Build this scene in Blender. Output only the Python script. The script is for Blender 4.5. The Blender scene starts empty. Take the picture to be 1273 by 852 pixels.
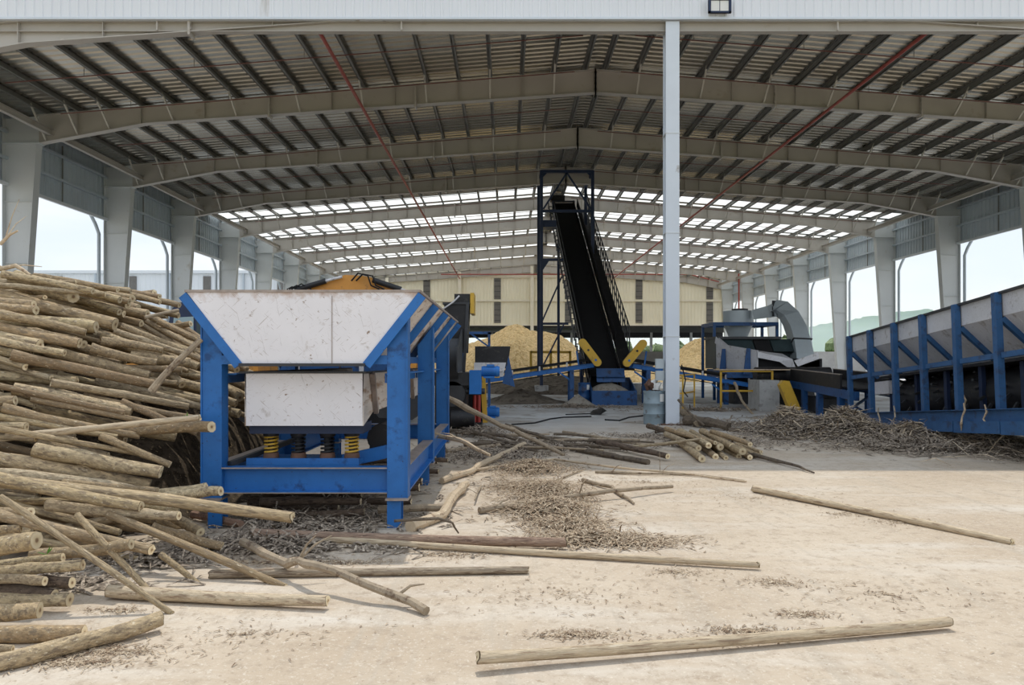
import bpy, math, random
import numpy as np
from mathutils import Vector, Matrix, noise
scene = bpy.context.scene
col = scene.collection
R = math.radians
# ---------------------------------------------------------------- camera
CAM_H, FPX, VX, VY = 1.68, 919.0, 630.0, 450.0       # eye height, focal length in px, vanishing point of the shed axis
cd = bpy.data.cameras.new('camera'); cam = bpy.data.objects.new('camera', cd); col.objects.link(cam)
cam.location = (0, 0, CAM_H); cam.rotation_euler = (R(90), 0, 0)
cd.sensor_width = 36.0; cd.lens = FPX / 1273 * 36.0
cd.shift_x = (636.5 - VX) / 1273; cd.shift_y = (VY - 426.0) / 1273
cd.clip_end = 3000
scene.camera = cam
# ---------------------------------------------------------------- sky, sun, exposure
w = bpy.data.worlds.new('world'); scene.world = w; w.use_nodes = True
nt = w.node_tree; nt.nodes.clear()
def N(t, **kw):
    n = nt.nodes.new(t)
    for k, v in kw.items(): setattr(n, k, v)
    return n
tc = N('ShaderNodeTexCoord'); sep = N('ShaderNodeSeparateXYZ'); nt.links.new(tc.outputs['Generated'], sep.inputs[0])
rmp = N('ShaderNodeValToRGB'); nt.links.new(sep.outputs[2], rmp.inputs[0])
rmp.color_ramp.elements[0].position = 0.0; rmp.color_ramp.elements[0].color = (.80, .87, .94, 1)
rmp.color_ramp.elements[1].position = 0.75; rmp.color_ramp.elements[1].color = (.60, .76, 1.0, 1)
mp = N('ShaderNodeMapping'); mp.inputs['Scale'].default_value = (1.5, 1.5, 6); nt.links.new(tc.outputs['Generated'], mp.inputs[0])
nz = N('ShaderNodeTexNoise'); nz.inputs['Scale'].default_value = 1.6; nz.inputs['Detail'].default_value = 6; nt.links.new(mp.outputs[0], nz.inputs[0])
cr = N('ShaderNodeValToRGB'); nt.links.new(nz.outputs[0], cr.inputs[0])
cr.color_ramp.elements[0].position = .40; cr.color_ramp.elements[1].position = .62
mx = N('ShaderNodeMix', data_type='RGBA'); nt.links.new(cr.outputs[0], mx.inputs[0]); nt.links.new(rmp.outputs[0], mx.inputs[6]); mx.inputs[7].default_value = (.92, .94, .96, 1)
bg = N('ShaderNodeBackground'); bg.inputs[1].default_value = 1.03; nt.links.new(mx.outputs[2], bg.inputs[0])
wo = N('ShaderNodeOutputWorld'); nt.links.new(bg.outputs[0], wo.inputs[0])
sd = bpy.data.lights.new('sun', 'SUN'); sun = bpy.data.objects.new('sun', sd); col.objects.link(sun)
sd.energy = 2.3; sd.angle = R(.6); sd.color = (1, .95, .86)
SUN_EL = R(62)
sun.location = (0, 60, 80)
sun.rotation_euler = Vector((0, math.cos(SUN_EL), math.sin(SUN_EL))).to_track_quat('Z', 'Y').to_euler()   # high, behind the shed
vs = scene.view_settings; vs.view_transform = 'Standard'; vs.look = 'None'; vs.exposure = 0.15; vs.gamma = 1.0; vs.use_curve_mapping = False
scene.cycles.max_bounces = 8; scene.cycles.diffuse_bounces = 5; scene.cycles.glossy_bounces = 3; scene.cycles.transmission_bounces = 4
scene.cycles.volume_bounces = 3; scene.cycles.caustics_reflective = False; scene.cycles.caustics_refractive = False
scene.cycles.sample_clamp_indirect = 6
# ---------------------------------------------------------------- helpers
def at(x, y, Y):                     # a point of the place: depth Y metres, seen along a measured direction
    return Vector(((x - VX) / FPX * Y, Y, CAM_H + (VY - y) / FPX * Y))
def gr(x, y, z=0.0):                 # a point at height z above the ground
    Y = FPX * (CAM_H - z) / (y - VY)
    return Vector(((x - VX) / FPX * Y, Y, z))
def tag(o, label=None, cat=None, group=None, kind=None):
    if label: o['label'] = label
    if cat: o['category'] = cat
    if group: o['group'] = group
    if kind: o['kind'] = kind
    return o
ORG = {}
def thing(name, label, cat, loc, group=None, kind=None):
    o = bpy.data.objects.new(name, None); col.objects.link(o); o.location = loc; o.empty_display_size = .3
    ORG[o.name] = Vector(loc); return tag(o, label, cat, group, kind)
class MB:
    def __init__(s, M=None): s.v = []; s.f = []; s.M = M
    def add(s, vs, fs):
        b = len(s.v)
        s.v += [s.M @ Vector(p) if s.M else Vector(p) for p in vs]; s.f += [tuple(b + i for i in f) for f in fs]; return s
    def box(s, x0, x1, y0, y1, z0, z1):
        vs = [(x, y, z) for z in (z0, z1) for y in (y0, y1) for x in (x0, x1)]
        return s.add(vs, [(0, 2, 3, 1), (4, 5, 7, 6), (0, 1, 5, 4), (2, 6, 7, 3), (0, 4, 6, 2), (1, 3, 7, 5)])
    def prism(s, poly, vec):         # planar polygon pushed along vec
        n = len(poly); vec = Vector(vec); vs = [Vector(p) for p in poly] + [Vector(p) + vec for p in poly]
        nrm = sum(((Vector(poly[i]) - Vector(poly[0])).cross(Vector(poly[i + 1]) - Vector(poly[0])) for i in range(1, n - 1)), Vector())
        fl = nrm.dot(vec) > 0
        fs = [tuple(range(n)), tuple(range(2 * n - 1, n - 1, -1))] + [(i, i + n, (i + 1) % n + n, (i + 1) % n) for i in range(n)]
        if fl: fs = [tuple(reversed(f)) for f in fs]
        return s.add(vs, fs)
    def beam(s, p, q, wd, h, up=(0, 0, 1)):
        p, q, up = Vector(p), Vector(q), Vector(up); d = (q - p).normalized()
        if abs(d.dot(up)) > .98: up = Vector((0, 1, 0))
        r = d.cross(up).normalized(); u = r.cross(d)
        r = r * wd / 2; u = u * h / 2
        return s.prism([p - r - u, p + r - u, p + r + u, p - r + u], q - p)
    def ibeam(s, p, q, wd, h, tf=.016, tw=.012, up=(0, 0, 1)):
        p, q, up = Vector(p), Vector(q), Vector(up); d = (q - p).normalized()
        if abs(d.dot(up)) > .98: up = Vector((0, 1, 0))
        r = d.cross(up).normalized(); u = r.cross(d)
        o = u * (h / 2 - tf / 2)
        s.beam(p + o, q + o, wd, tf, u); s.beam(p - o, q - o, wd, tf, u); return s.beam(p, q, tw, h - tf, u)
    def tube(s, pts, rs, n=8, caps=True, jit=0, rnd=random):
        pts = [Vector(p) for p in pts]; m = len(pts)
        if not hasattr(rs, '__len__'): rs = [rs] * m
        d0 = (pts[1] - pts[0]).normalized(); a = Vector((0, 0, 1)) if abs(d0.z) < .9 else Vector((1, 0, 0))
        vs = []; e = d0.cross(a).normalized()
        for i in range(m):
            t = (pts[min(i + 1, m - 1)] - pts[max(i - 1, 0)]).normalized()
            e = (e - t * e.dot(t)).normalized(); g = t.cross(e)
            for k in range(n):
                an = 2 * math.pi * k / n; rr = rs[i] * (1 + (rnd.uniform(-jit, jit) if jit else 0))
                vs.append(pts[i] + (e * math.cos(an) + g * math.sin(an)) * rr)
        fs = [(i * n + k, i * n + (k + 1) % n, (i + 1) * n + (k + 1) % n, (i + 1) * n + k) for i in range(m - 1) for k in range(n)]
        if caps: fs += [tuple(range(n - 1, -1, -1)), tuple(range((m - 1) * n, m * n))]
        return s.add(vs, fs)
    def cyl(s, p, q, r, r1=None, n=16): return s.tube([p, q], [r, r if r1 is None else r1], n)
    def build(s, name, mat, parent=None, smooth=False):
        c = np.array([tuple(v) for v in s.v]); lo, hi = c.min(0), c.max(0)
        o_ = Vector(((lo[0] + hi[0]) / 2, (lo[1] + hi[1]) / 2, lo[2] if parent is None else (lo[2] + hi[2]) / 2))
        me = bpy.data.meshes.new(name); me.from_pydata([v - o_ for v in s.v], [], s.f)
        me.materials.append(MT[mat] if isinstance(mat, str) else mat)
        if smooth:
            me.polygons.foreach_set('use_smooth', [True] * len(me.polygons)); me.set_sharp_from_angle(angle=R(40))
        o = bpy.data.objects.new(name, me); col.objects.link(o)
        if parent is not None: o.parent = parent; o.location = o_ - ORG[parent.name]
        else: o.location = o_
        ORG[o.name] = o_
        return o
def inst(name, src, loc, parent=None):                 # another object on the same mesh
    o = bpy.data.objects.new(name, src.data); col.objects.link(o)
    if parent is not None: o.parent = parent; o.location = Vector(loc) - ORG[parent.name]
    else: o.location = loc
    ORG[o.name] = Vector(loc); return o
# ---------------------------------------------------------------- materials
MT = {}
def material(name, base, rough=.6, metal=0, var=.12, vscale=3, spots=None, sthr=.62, sscale=9, spots2=None, s2thr=.68, s2scale=25, bump=0, bscale=30,
             stretch=(1, 1, 1), rnd=None, spec=.4, scratch=None, edge=None):
    m = bpy.data.materials.new(name); m.use_nodes = True; t = m.node_tree; b = t.nodes['Principled BSDF']
    b.inputs['Roughness'].default_value = rough; b.inputs['Metallic'].default_value = metal; b.inputs['Specular IOR Level'].default_value = spec
    def nd(k): return t.nodes.new(k)
    tcn = nd('ShaderNodeTexCoord'); mpn = nd('ShaderNodeMapping'); mpn.inputs['Scale'].default_value = stretch
    t.links.new(tcn.outputs['Object'], mpn.inputs[0])
    oi = nd('ShaderNodeObjectInfo'); ad = nd('ShaderNodeVectorMath'); ad.operation = 'ADD'
    sc = nd('ShaderNodeVectorMath'); sc.operation = 'SCALE'; sc.inputs[3].default_value = 37.0
    cmb = nd('ShaderNodeCombineXYZ')
    for i in range(3): t.links.new(oi.outputs['Random'], cmb.inputs[i])
    t.links.new(cmb.outputs[0], sc.inputs[0]); t.links.new(mpn.outputs[0], ad.inputs[0]); t.links.new(sc.outputs[0], ad.inputs[1])
    P = ad.outputs[0]
    def noi(s, d=5):
        n = nd('ShaderNodeTexNoise'); n.inputs['Scale'].default_value = s; n.inputs['Detail'].default_value = d; n.inputs['Roughness'].default_value = .62
        t.links.new(P, n.inputs['Vector']); return n.outputs[0]
    def mixc(f, a, c):
        x = nd('ShaderNodeMix'); x.data_type = 'RGBA'
        t.links.new(f, x.inputs[0])
        for v, i in ((a, 6), (c, 7)):
            if isinstance(v, tuple): x.inputs[i].default_value = (*v, 1)
            else: t.links.new(v, x.inputs[i])
        return x.outputs[2]
    def thr(s, p, wd=.05):
        r = nd('ShaderNodeMapRange'); r.inputs[1].default_value = p - wd; r.inputs[2].default_value = p + wd; t.links.new(s, r.inputs[0]); return r.outputs[0]
    lo = tuple(c * (1 - var) for c in base); hi = tuple(min(1, c * (1 + var)) for c in base)
    c = mixc(thr(noi(vscale), .5, .2), lo, hi)
    if rnd:
        rr = nd('ShaderNodeValToRGB'); rr.color_ramp.interpolation = 'LINEAR'; t.links.new(oi.outputs['Random'], rr.inputs[0])
        el = rr.color_ramp.elements
        while len(el) < len(rnd): el.new(.5)
        for i, k in enumerate(rnd): el[i].position = i / (len(rnd) - 1); el[i].color = (*k, 1)
        c2 = nd('ShaderNodeMix'); c2.data_type = 'RGBA'; c2.blend_type = 'MULTIPLY'; c2.inputs[0].default_value = 1
        t.links.new(c, c2.inputs[6]); t.links.new(rr.outputs[0], c2.inputs[7]); c = c2.outputs[2]
    if spots: c = mixc(thr(noi(sscale, 6), sthr), c, spots)
    if spots2: c = mixc(thr(noi(s2scale, 3), s2thr, .03), c, spots2)
    if scratch:
        for an, scl, th, colr in scratch:
            mr = nd('ShaderNodeMapping'); mr.vector_type = 'TEXTURE'; mr.inputs['Rotation'].default_value = (.3, an, .2); mr.inputs['Scale'].default_value = (1.5, .08, .02); t.links.new(P, mr.inputs[0])
            n = nd('ShaderNodeTexNoise'); n.inputs['Scale'].default_value = scl; n.inputs['Detail'].default_value = 2; t.links.new(mr.outputs[0], n.inputs['Vector'])
            c = mixc(thr(n.outputs[0], th, .02), c, colr)
    if edge:                              # rust creeping down from the worn top edge
        z0, z1, colr = edge; sz = nd('ShaderNodeSeparateXYZ'); t.links.new(tcn.outputs['Object'], sz.inputs[0])
        ma = nd('ShaderNodeMath'); ma.operation = 'MULTIPLY_ADD'; ma.inputs[1].default_value = .42; t.links.new(noi(9, 7), ma.inputs[0]); t.links.new(sz.outputs[2], ma.inputs[2])
        r = nd('ShaderNodeMapRange'); r.inputs[1].default_value = z0; r.inputs[2].default_value = z1; r.inputs[4].default_value = .75; t.links.new(ma.outputs[0], r.inputs[0]); c = mixc(r.outputs[0], c, colr)
    t.links.new(c, b.inputs['Base Color'])
    if bump:
        bn = nd('ShaderNodeBump'); bn.inputs['Strength'].default_value = bump; bn.inputs['Distance'].default_value = .02
        t.links.new(noi(bscale, 4), bn.inputs['Height']); t.links.new(bn.outputs[0], b.inputs['Normal'])
    MT[name] = m; return m
material('frame_paint', (.47, .44, .40), .55, var=.06, vscale=.8, spots=(.40, .35, .29), sthr=.66, sscale=1.5)
material('column_paint', (.62, .64, .64), .5, var=.05, vscale=.6, spots=(.5, .48, .43), sthr=.68, sscale=1.2)
material('post_paint', (.66, .71, .77), .45, var=.05, vscale=.7, spots=(.36, .33, .3), sthr=.72, sscale=2)
material('fascia_sheet', (.78, .80, .84), .4, var=.03, vscale=.3, spots=(.62, .6, .58), sthr=.72, sscale=.8, stretch=(3, 3, .3))
material('wall_sheet', (.50, .56, .61), .5, var=.06, vscale=.5)
material('cream_sheet', (.86, .80, .64), .55, var=.04, vscale=.3)
material('cream_trim', (.84, .78, .65), .5, var=.05)
material('white_sheet', (.74, .77, .80), .5, var=.03, vscale=.2)
material('galvanized', (.42, .40, .35), .27, metal=.8, var=.1, vscale=.6)
material('purlin_steel', (.24, .235, .215), .55, metal=.3, var=.1)
material('brace_steel', (.55, .52, .46), .5, var=.08)
material('red_pipe', (.34, .065, .05), .45, var=.15)
material('brown_pipe', (.17, .06, .045), .5, var=.15)
material('dark_gap', (.03, .032, .036), .7)
material('louver', (.16, .15, .14), .6)
material('blue_paint', (.020, .140, .42), .42, var=.12, vscale=4, spots=(.012, .07, .22), sthr=.63, sscale=5, spots2=(.035, .028, .024), s2thr=.70, s2scale=30)
material('deep_blue_paint', (.018, .078, .22), .45, var=.15, vscale=3, spots=(.02, .03, .07), sthr=.6, sscale=4)
material('muted_blue_paint', (.03, .10, .235), .5, var=.15, vscale=4, spots=(.03, .06, .13), sthr=.6, sscale=5, spots2=(.05, .04, .035), s2thr=.69, s2scale=26)  # darker and less saturated than the other hopper's blue
material('navy_paint', (.016, .03, .075), .5, var=.15)
material('white_plate', (.80, .78, .80), .5, var=.04, vscale=2, spots=(.56, .52, .50), sthr=.66, sscale=7, spots2=(.28, .2, .15), s2thr=.70, s2scale=15, scratch=[(.7, 3.0, .70, (.42, .36, .33)), (-.8, 2.6, .71, (.50, .46, .44)), (-.25, 3.4, .72, (.35, .26, .2)), (1.3, 3.0, .72, (.45, .42, .42))])
material('white_hopper_plate', (.80, .78, .80), .5, var=.04, vscale=2, spots=(.56, .52, .50), sthr=.66, sscale=7, spots2=(.28, .2, .15), s2thr=.70, s2scale=15, scratch=[(.7, 3.0, .70, (.42, .36, .33)), (-.8, 2.6, .71, (.50, .46, .44)), (-.25, 3.4, .72, (.35, .26, .2)), (1.3, 3.0, .72, (.45, .42, .42))], edge=(.50, .62, (.40, .25, .16)))
material('rusty_white_plate', (.66, .60, .54), .6, var=.14, vscale=3, spots=(.36, .24, .16), sthr=.58, sscale=5, spots2=(.2, .12, .08), s2thr=.68, s2scale=22, stretch=(1, .4, 2))
material('grey_plate', (.60, .60, .62), .5, metal=.15, var=.12, vscale=2, spots=(.36, .34, .33), sthr=.62, sscale=4, spots2=(.62, .62, .64), s2thr=.66, s2scale=14, scratch=[(.7, 2.0, .69, (.75, .75, .76)), (-.8, 2.2, .70, (.3, .28, .27))])
material('bare_edge', (.36, .30, .26), .5, metal=.4, var=.25, vscale=8)
material('cyclone_grey', (.46, .52, .55), .45, metal=.2, var=.08, vscale=1.5)
material('drum_grey', (.26, .33, .37), .45, metal=.2, var=.12, vscale=3, spots=(.13, .11, .1), sthr=.64, sscale=5)
material('yellow_paint', (.62, .38, .045), .45, var=.1, spots=(.35, .2, .05), sthr=.66, sscale=5)
material('orange_paint', (.60, .27, .05), .42, var=.1, spots=(.34, .16, .05), sthr=.64, sscale=4)
material('black_steel', (.016, .016, .018), .5, var=.3, vscale=3, spots=(.05, .045, .04), sthr=.62, sscale=5)
material('black_rubber', (.010, .010, .011), .8, var=.2)
material('dark_steel', (.05, .052, .056), .5, metal=.3, var=.25, vscale=3)
material('teal_steel', (.035, .055, .06), .5, var=.2)
material('rusty_steel', (.14, .075, .05), .75, var=.3, vscale=8)
material('motor_blue', (.02, .17, .52), .4, var=.12)
material('hose_red', (.40, .05, .04), .5)
material('concrete', (.42, .42, .41), .85, var=.14, vscale=3, spots=(.28, .27, .26), sthr=.6, sscale=5)
material('panel_concrete', (.36, .35, .33), .85, var=.14, vscale=.8)
material('glass_dark', (.30, .40, .42), .12, var=.05)
material('green_paint', (.12, .55, .16), .5)
material('paper', (.75, .75, .72), .7, var=.04)
material('bark', (.47, .38, .255), .85, var=.34, vscale=2.2, stretch=(9, 1, 1), spots=(.25, .19, .125), sthr=.56, sscale=1.8, spots2=(.66, .56, .40), s2thr=.655, s2scale=3.4, bump=.7, bscale=4,
         rnd=[(1, 1, 1), (.72, .66, .60), (1.08, 1.06, .98), (.82, .72, .62), (1, .98, .86), (.6, .52, .46), (1.05, 1, .92)], spec=.2)
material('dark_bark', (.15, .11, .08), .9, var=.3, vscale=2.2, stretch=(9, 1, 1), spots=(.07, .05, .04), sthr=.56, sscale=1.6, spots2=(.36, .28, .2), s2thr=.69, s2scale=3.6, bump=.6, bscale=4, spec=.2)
material('pale_log', (.56, .45, .31), .8, var=.2, spots=(.33, .24, .16), spots2=(.72, .62, .47), vscale=2.2, stretch=(9, 1, 1), sthr=.57, sscale=1.8, s2thr=.66, s2scale=3.4, bump=.7, bscale=4, spec=.2)
material('red_log', (.31, .215, .155), .85, var=.3, spots=(.16, .10, .075), spots2=(.56, .43, .30), vscale=2.2, stretch=(9, 1, 1), sthr=.57, sscale=1.8, s2thr=.66, s2scale=3.4, bump=.7, bscale=4, spec=.2)
material('grey_log', (.36, .29, .21), .85, var=.28, spots=(.18, .13, .09), spots2=(.6, .5, .37), vscale=2.2, stretch=(9, 1, 1), sthr=.57, sscale=1.8, s2thr=.66, s2scale=3.4, bump=.7, bscale=4, spec=.2)
material('stick_bark', (.34, .27, .19), .85, var=.22, vscale=9, spots=(.16, .11, .075), sthr=.6, sscale=12, spots2=(.56, .46, .33), s2thr=.68, s2scale=26, bump=.4, bscale=60, spec=.2)
material('pale_stick', (.53, .42, .29), .8, var=.14, vscale=9, spots=(.30, .21, .14), sthr=.61, sscale=9, spots2=(.68, .57, .42), s2thr=.66, s2scale=22, bump=.3, bscale=60, spec=.2)
material('red_bark', (.27, .17, .12), .85, var=.25, vscale=6, spots=(.15, .09, .07), sthr=.58, sscale=9, spots2=(.5, .38, .26), s2thr=.68, s2scale=20, bump=.4, bscale=60, spec=.2)
material('dark_stick', (.145, .115, .085), .9, var=.25, vscale=8, spots=(.08, .06, .05), sthr=.58, sscale=10, spots2=(.32, .26, .18), s2thr=.68, s2scale=22, bump=.4, bscale=60, spec=.2)
material('shred_pale', (.44, .34, .23), .85, var=.4, vscale=20, spots=(.20, .13, .08), sthr=.52, sscale=26, spots2=(.66, .56, .42), s2thr=.6, s2scale=34)
material('shred_dark', (.29, .235, .18), .9, var=.45, vscale=14, spots=(.08, .06, .045), sthr=.54, sscale=16, spots2=(.58, .49, .38), s2thr=.60, s2scale=30)
material('litter', (.085, .065, .045), .95, var=.4, vscale=8, spots=(.04, .03, .02), sthr=.52, sscale=12, spots2=(.24, .18, .11), s2thr=.64, s2scale=24, bump=1, bscale=22, spec=.1)  # dark brown of the added fills; puts shade between the piled logs
material('chips', (.68, .50, .26), .9, var=.2, vscale=3, spots=(.46, .30, .13), sthr=.55, sscale=5, spots2=(.78, .62, .38), s2thr=.6, s2scale=9, bump=1, bscale=6, spec=.1)
material('dirt', (.20, .17, .135), .95, var=.3, vscale=2, spots=(.11, .09, .07), sthr=.55, sscale=4, bump=.8, bscale=14, spec=.1)
material('sawdust', (.36, .33, .28), .95, var=.2, vscale=4, spots=(.24, .2, .16), sthr=.58, sscale=8, bump=.6, bscale=20, spec=.1)
material('leaf', (.19, .24, .11), .8, var=.35, vscale=1, spots=(.05, .09, .03), sthr=.55, sscale=2)
material('leaf_bright', (.10, .26, .04), .7, var=.3, vscale=3)
material('meadow', (.20, .26, .09), .95, var=.3, vscale=.05)
material('trunk', (.12, .09, .06), .9)
# far hill: forest with bare patches
material('hill', (.075, .13, .05), 1, var=.35, vscale=.02, spots=(.26, .20, .14), sthr=.62, sscale=.012, spec=.05)
def cut_material():
    m = bpy.data.materials.new('cut_wood'); m.use_nodes = True; t = m.node_tree; b = t.nodes['Principled BSDF']; b.inputs['Roughness'].default_value = .8
    tcn = t.nodes.new('ShaderNodeTexCoord'); ln = t.nodes.new('ShaderNodeVectorMath'); ln.operation = 'LENGTH'; t.links.new(tcn.outputs['Object'], ln.inputs[0])
    rp = t.nodes.new('ShaderNodeValToRGB'); t.links.new(ln.outputs['Value'], rp.inputs[0]); e = rp.color_ramp.elements
    e[0].position = 0; e[0].color = (.22, .13, .07, 1); e[1].position = .16; e[1].color = (.30, .19, .1, 1)
    for p, c in ((.3, (.68, .54, .33)), (.62, (.80, .67, .44)), (.8, (.74, .60, .39)), (.95, (.46, .35, .22))): k = e.new(p); k.color = (*c, 1)
    oi = t.nodes.new('ShaderNodeObjectInfo'); hv = t.nodes.new('ShaderNodeHueSaturation')
    mr = t.nodes.new('ShaderNodeMapRange'); mr.inputs[3].default_value = .6; mr.inputs[4].default_value = 1.15; t.links.new(oi.outputs['Random'], mr.inputs[0])
    t.links.new(mr.outputs[0], hv.inputs['Value']); t.links.new(rp.outputs[0], hv.inputs['Color']); t.links.new(hv.outputs[0], b.inputs['Base Color'])
    MT['cut_wood'] = m
cut_material()
def skylight_material():
    m = bpy.data.materials.new('skylight'); m.use_nodes = True; t = m.node_tree; t.nodes.clear()
    o = t.nodes.new('ShaderNodeOutputMaterial'); tr = t.nodes.new('ShaderNodeBsdfTranslucent'); tr.inputs[0].default_value = (.88, .88, .84, 1)
    df = t.nodes.new('ShaderNodeBsdfDiffuse'); df.inputs[0].default_value = (.8, .8, .76, 1); mi = t.nodes.new('ShaderNodeMixShader'); mi.inputs[0].default_value = .15
    t.links.new(tr.outputs[0], mi.inputs[1]); t.links.new(df.outputs[0], mi.inputs[2]); t.links.new(mi.outputs[0], o.inputs[0]); MT['skylight'] = m
skylight_material()
def floor_material():
    m = bpy.data.materials.new('yard_concrete'); m.use_nodes = True; t = m.node_tree; b = t.nodes['Principled BSDF']; b.inputs['Roughness'].default_value = .8; b.inputs['Specular IOR Level'].default_value = .25
    def nd(k): return t.nodes.new(k)
    tcn = nd('ShaderNodeTexCoord'); P = tcn.outputs['Object']
    def noi(s, d=6, st=(1, 1, 1), rg=.6):
        mp = nd('ShaderNodeMapping'); mp.inputs['Scale'].default_value = st; mp.inputs['Rotation'].default_value = (0, 0, .45 if st != (1, 1, 1) and st[0] < 1 else 0); t.links.new(P, mp.inputs[0])
        n = nd('ShaderNodeTexNoise'); n.inputs['Scale'].default_value = s; n.inputs['Detail'].default_value = d; n.inputs['Roughness'].default_value = rg; t.links.new(mp.outputs[0], n.inputs[0]); return n.outputs[0]
    def thr(s, a, c):
        r = nd('ShaderNodeMapRange'); r.inputs[1].default_value = a; r.inputs[2].default_value = c; t.links.new(s, r.inputs[0]); return r.outputs[0]
    def mixc(f, a, c):
        x = nd('ShaderNodeMix'); x.data_type = 'RGBA'
        for v, i in ((f, 0), (a, 6), (c, 7)):
            if isinstance(v, tuple): x.inputs[i].default_value = (*v, 1)
            else: t.links.new(v, x.inputs[i])
        return x.outputs[2]
    sandy = mixc(thr(noi(.5), .35, .65), (.44, .35, .255), (.54, .45, .345))
    sandy = mixc(thr(noi(1.2, 8, (.35, 1.6, 1)), .5, .72), sandy, (.59, .53, .45))          # paler scuffed bands
    sandy = mixc(thr(noi(2.2, 8, (2.2, .18, 1)), .55, .75), sandy, (.42, .36, .285))        # wheel streaks
    sandy = mixc(thr(noi(22, 3), .66, .70), sandy, (.36, .28, .2))                         # crumbs of bark
    sandy = mixc(thr(noi(7, 10, (1, 1, 1), .75), .5, .68), sandy, (.36, .285, .21))           # grit and dust mottling
    sandy = mixc(thr(noi(38, 6, (1, 1, 1), .8), .54, .66), sandy, (.62, .55, .45))
    sandy = mixc(thr(noi(30, 8, (1, 1, 1), .8), .58, .66), sandy, (.30, .235, .17))
    grey = mixc(thr(noi(.35), .35, .65), (.42, .40, .375), (.62, .63, .62))
    grey = mixc(thr(noi(1.1, 8), .54, .64), grey, (.29, .25, .205))
    sx = nd('ShaderNodeSeparateXYZ'); t.links.new(P, sx.inputs[0])
    ad = nd('ShaderNodeMath'); ad.operation = 'MULTIPLY_ADD'; ad.inputs[1].default_value = 7.0; t.links.new(noi(.4, 4), ad.inputs[0]); t.links.new(sx.outputs[1], ad.inputs[2])
    c = mixc(thr(ad.outputs[0], 18.5, 26), sandy, grey)
    t.links.new(c, b.inputs['Base Color'])
    bn = nd('ShaderNodeBump'); bn.inputs['Strength'].default_value = .35; bn.inputs['Distance'].default_value = .02; t.links.new(noi(9, 8), bn.inputs['Height']); t.links.new(bn.outputs[0], b.inputs['Normal'])
    MT['yard_concrete'] = m
floor_material()
# ================================================================ the setting
fl = MB(); fl.box(-75, 95, -25, 108, -.3, 0); fo = fl.build('floor', 'yard_concrete'); fo.data.transform(Matrix.Translation((10, 41.5, 0))); fo.location = (0, 0, -.3); tag(fo, 'sandy concrete yard running into the shed', kind='structure')
gd = MB(); gd.box(-700, 900, -200, 1200, -1.2, -.31); tag(gd.build('ground', 'meadow'), 'flat green land around the yard', kind='structure')
CX, HALF, S = 3.15, 21.05, 6.6
FY = [S * (k + 2) for k in range(1, 11)]                # ten portal frames, 6.6 m apart
def ztop(u): return 12.08 - .082 * u
BOT = [(0, 11.28), (16.0, 10.18), (19.85, 9.46)]
def zbot(u):
    for (a, za), (b, zb) in zip(BOT, BOT[1:]):
        if u <= b: return za + (zb - za) * (u - a) / (b - a)
    return BOT[-1][1]
PUR = [.35 + 1.13 * i for i in range(19)]
ORDN = ['first', 'second', 'third', 'fourth', 'fifth', 'sixth', 'seventh', 'eighth', 'ninth', 'tenth']
def portal(k):
    Y = FY[k]
    t = thing('portal_frame', f'grey steel portal frame spanning the shed, {ORDN[k]} from the open front', 'steel frame', (CX, Y, 0), 'portal frames of the shed')
    for sg in (-1, 1):
        X = lambda u: CX + sg * u
        c = MB()
        ti, bi = 19.85, 20.5
        c.prism([(X(21.05), Y - .012, 0), (X(bi), Y - .012, 0), (X(ti), Y - .012, 9.46), (X(ti), Y - .012, ztop(ti)), (X(21.05), Y - .012, ztop(21.05))], (0, .024, 0))
        c.beam((X(bi), Y, 0), (X(ti), Y, 9.46), .34, .024, (1, 0, 0)); c.beam((X(21.05), Y, 0), (X(21.05), Y, ztop(21.05)), .34, .024, (1, 0, 0))
        c.box(min(X(21.1), X(19.75)), max(X(21.1), X(19.75)), Y - .17, Y + .17, 9.44, 9.48)
        for z in (3.0, 5.2, 7.4):
            ui = bi + (ti - bi) * z / 9.46; c.box(min(X(21.05), X(ui)), max(X(21.05), X(ui)), Y - .10, Y + .10, z - .01, z + .01)
        c.box(min(X(21.2), X(20.35)), max(X(21.2), X(20.35)), Y - .22, Y + .22, 0, .03)
        c.build('column', 'column_paint', t)
        r = MB()
        us = [0, 16.0, 19.85]
        r.prism([(X(u), Y - .01, ztop(u)) for u in (0, 19.85)] + [(X(u), Y - .01, zbot(u)) for u in reversed(us)], (0, .02, 0))
        for a, b in zip(us, us[1:]): r.beam((X(a), Y, zbot(a)), (X(b), Y, zbot(b)), .28, .024)
        r.beam((X(0), Y, ztop(0)), (X(19.85), Y, ztop(19.85)), .28, .024)
        for u in [1.13 * 2 * i + .35 for i in range(1, 9)]:
            r.box(X(u) - .008, X(u) + .008, Y - .13, Y + .13, zbot(u), ztop(u))
        ro = r.build('rafter', 'frame_paint', t)
        for u in (.0, 6.4, 11.6):
            p = MB(); p.box(X(u) - .03, X(u) + .03, Y - .17, Y + .17, zbot(u) - .1, ztop(u) + .02)
            for i in range(4):
                z = zbot(u) + (ztop(u) - zbot(u)) * (i + .5) / 4
                p.box(X(u) - .055, X(u) + .055, Y - .14, Y - .1, z - .025, z + .025)
            p.build('splice_plate', 'frame_paint', ro)
        for i, u in enumerate(PUR):
            if i % 2 == 1 or i >= 15:
                if i == 18: continue
                b = MB(); b.beam((X(u), Y - .05, zbot(u) + .03), (X(u), Y - (.95 if k else -.95), ztop(u) + .12), .055, .055); b.build('fly_brace', 'brace_steel', ro)
    return t
for k in range(10): portal(k)
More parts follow.
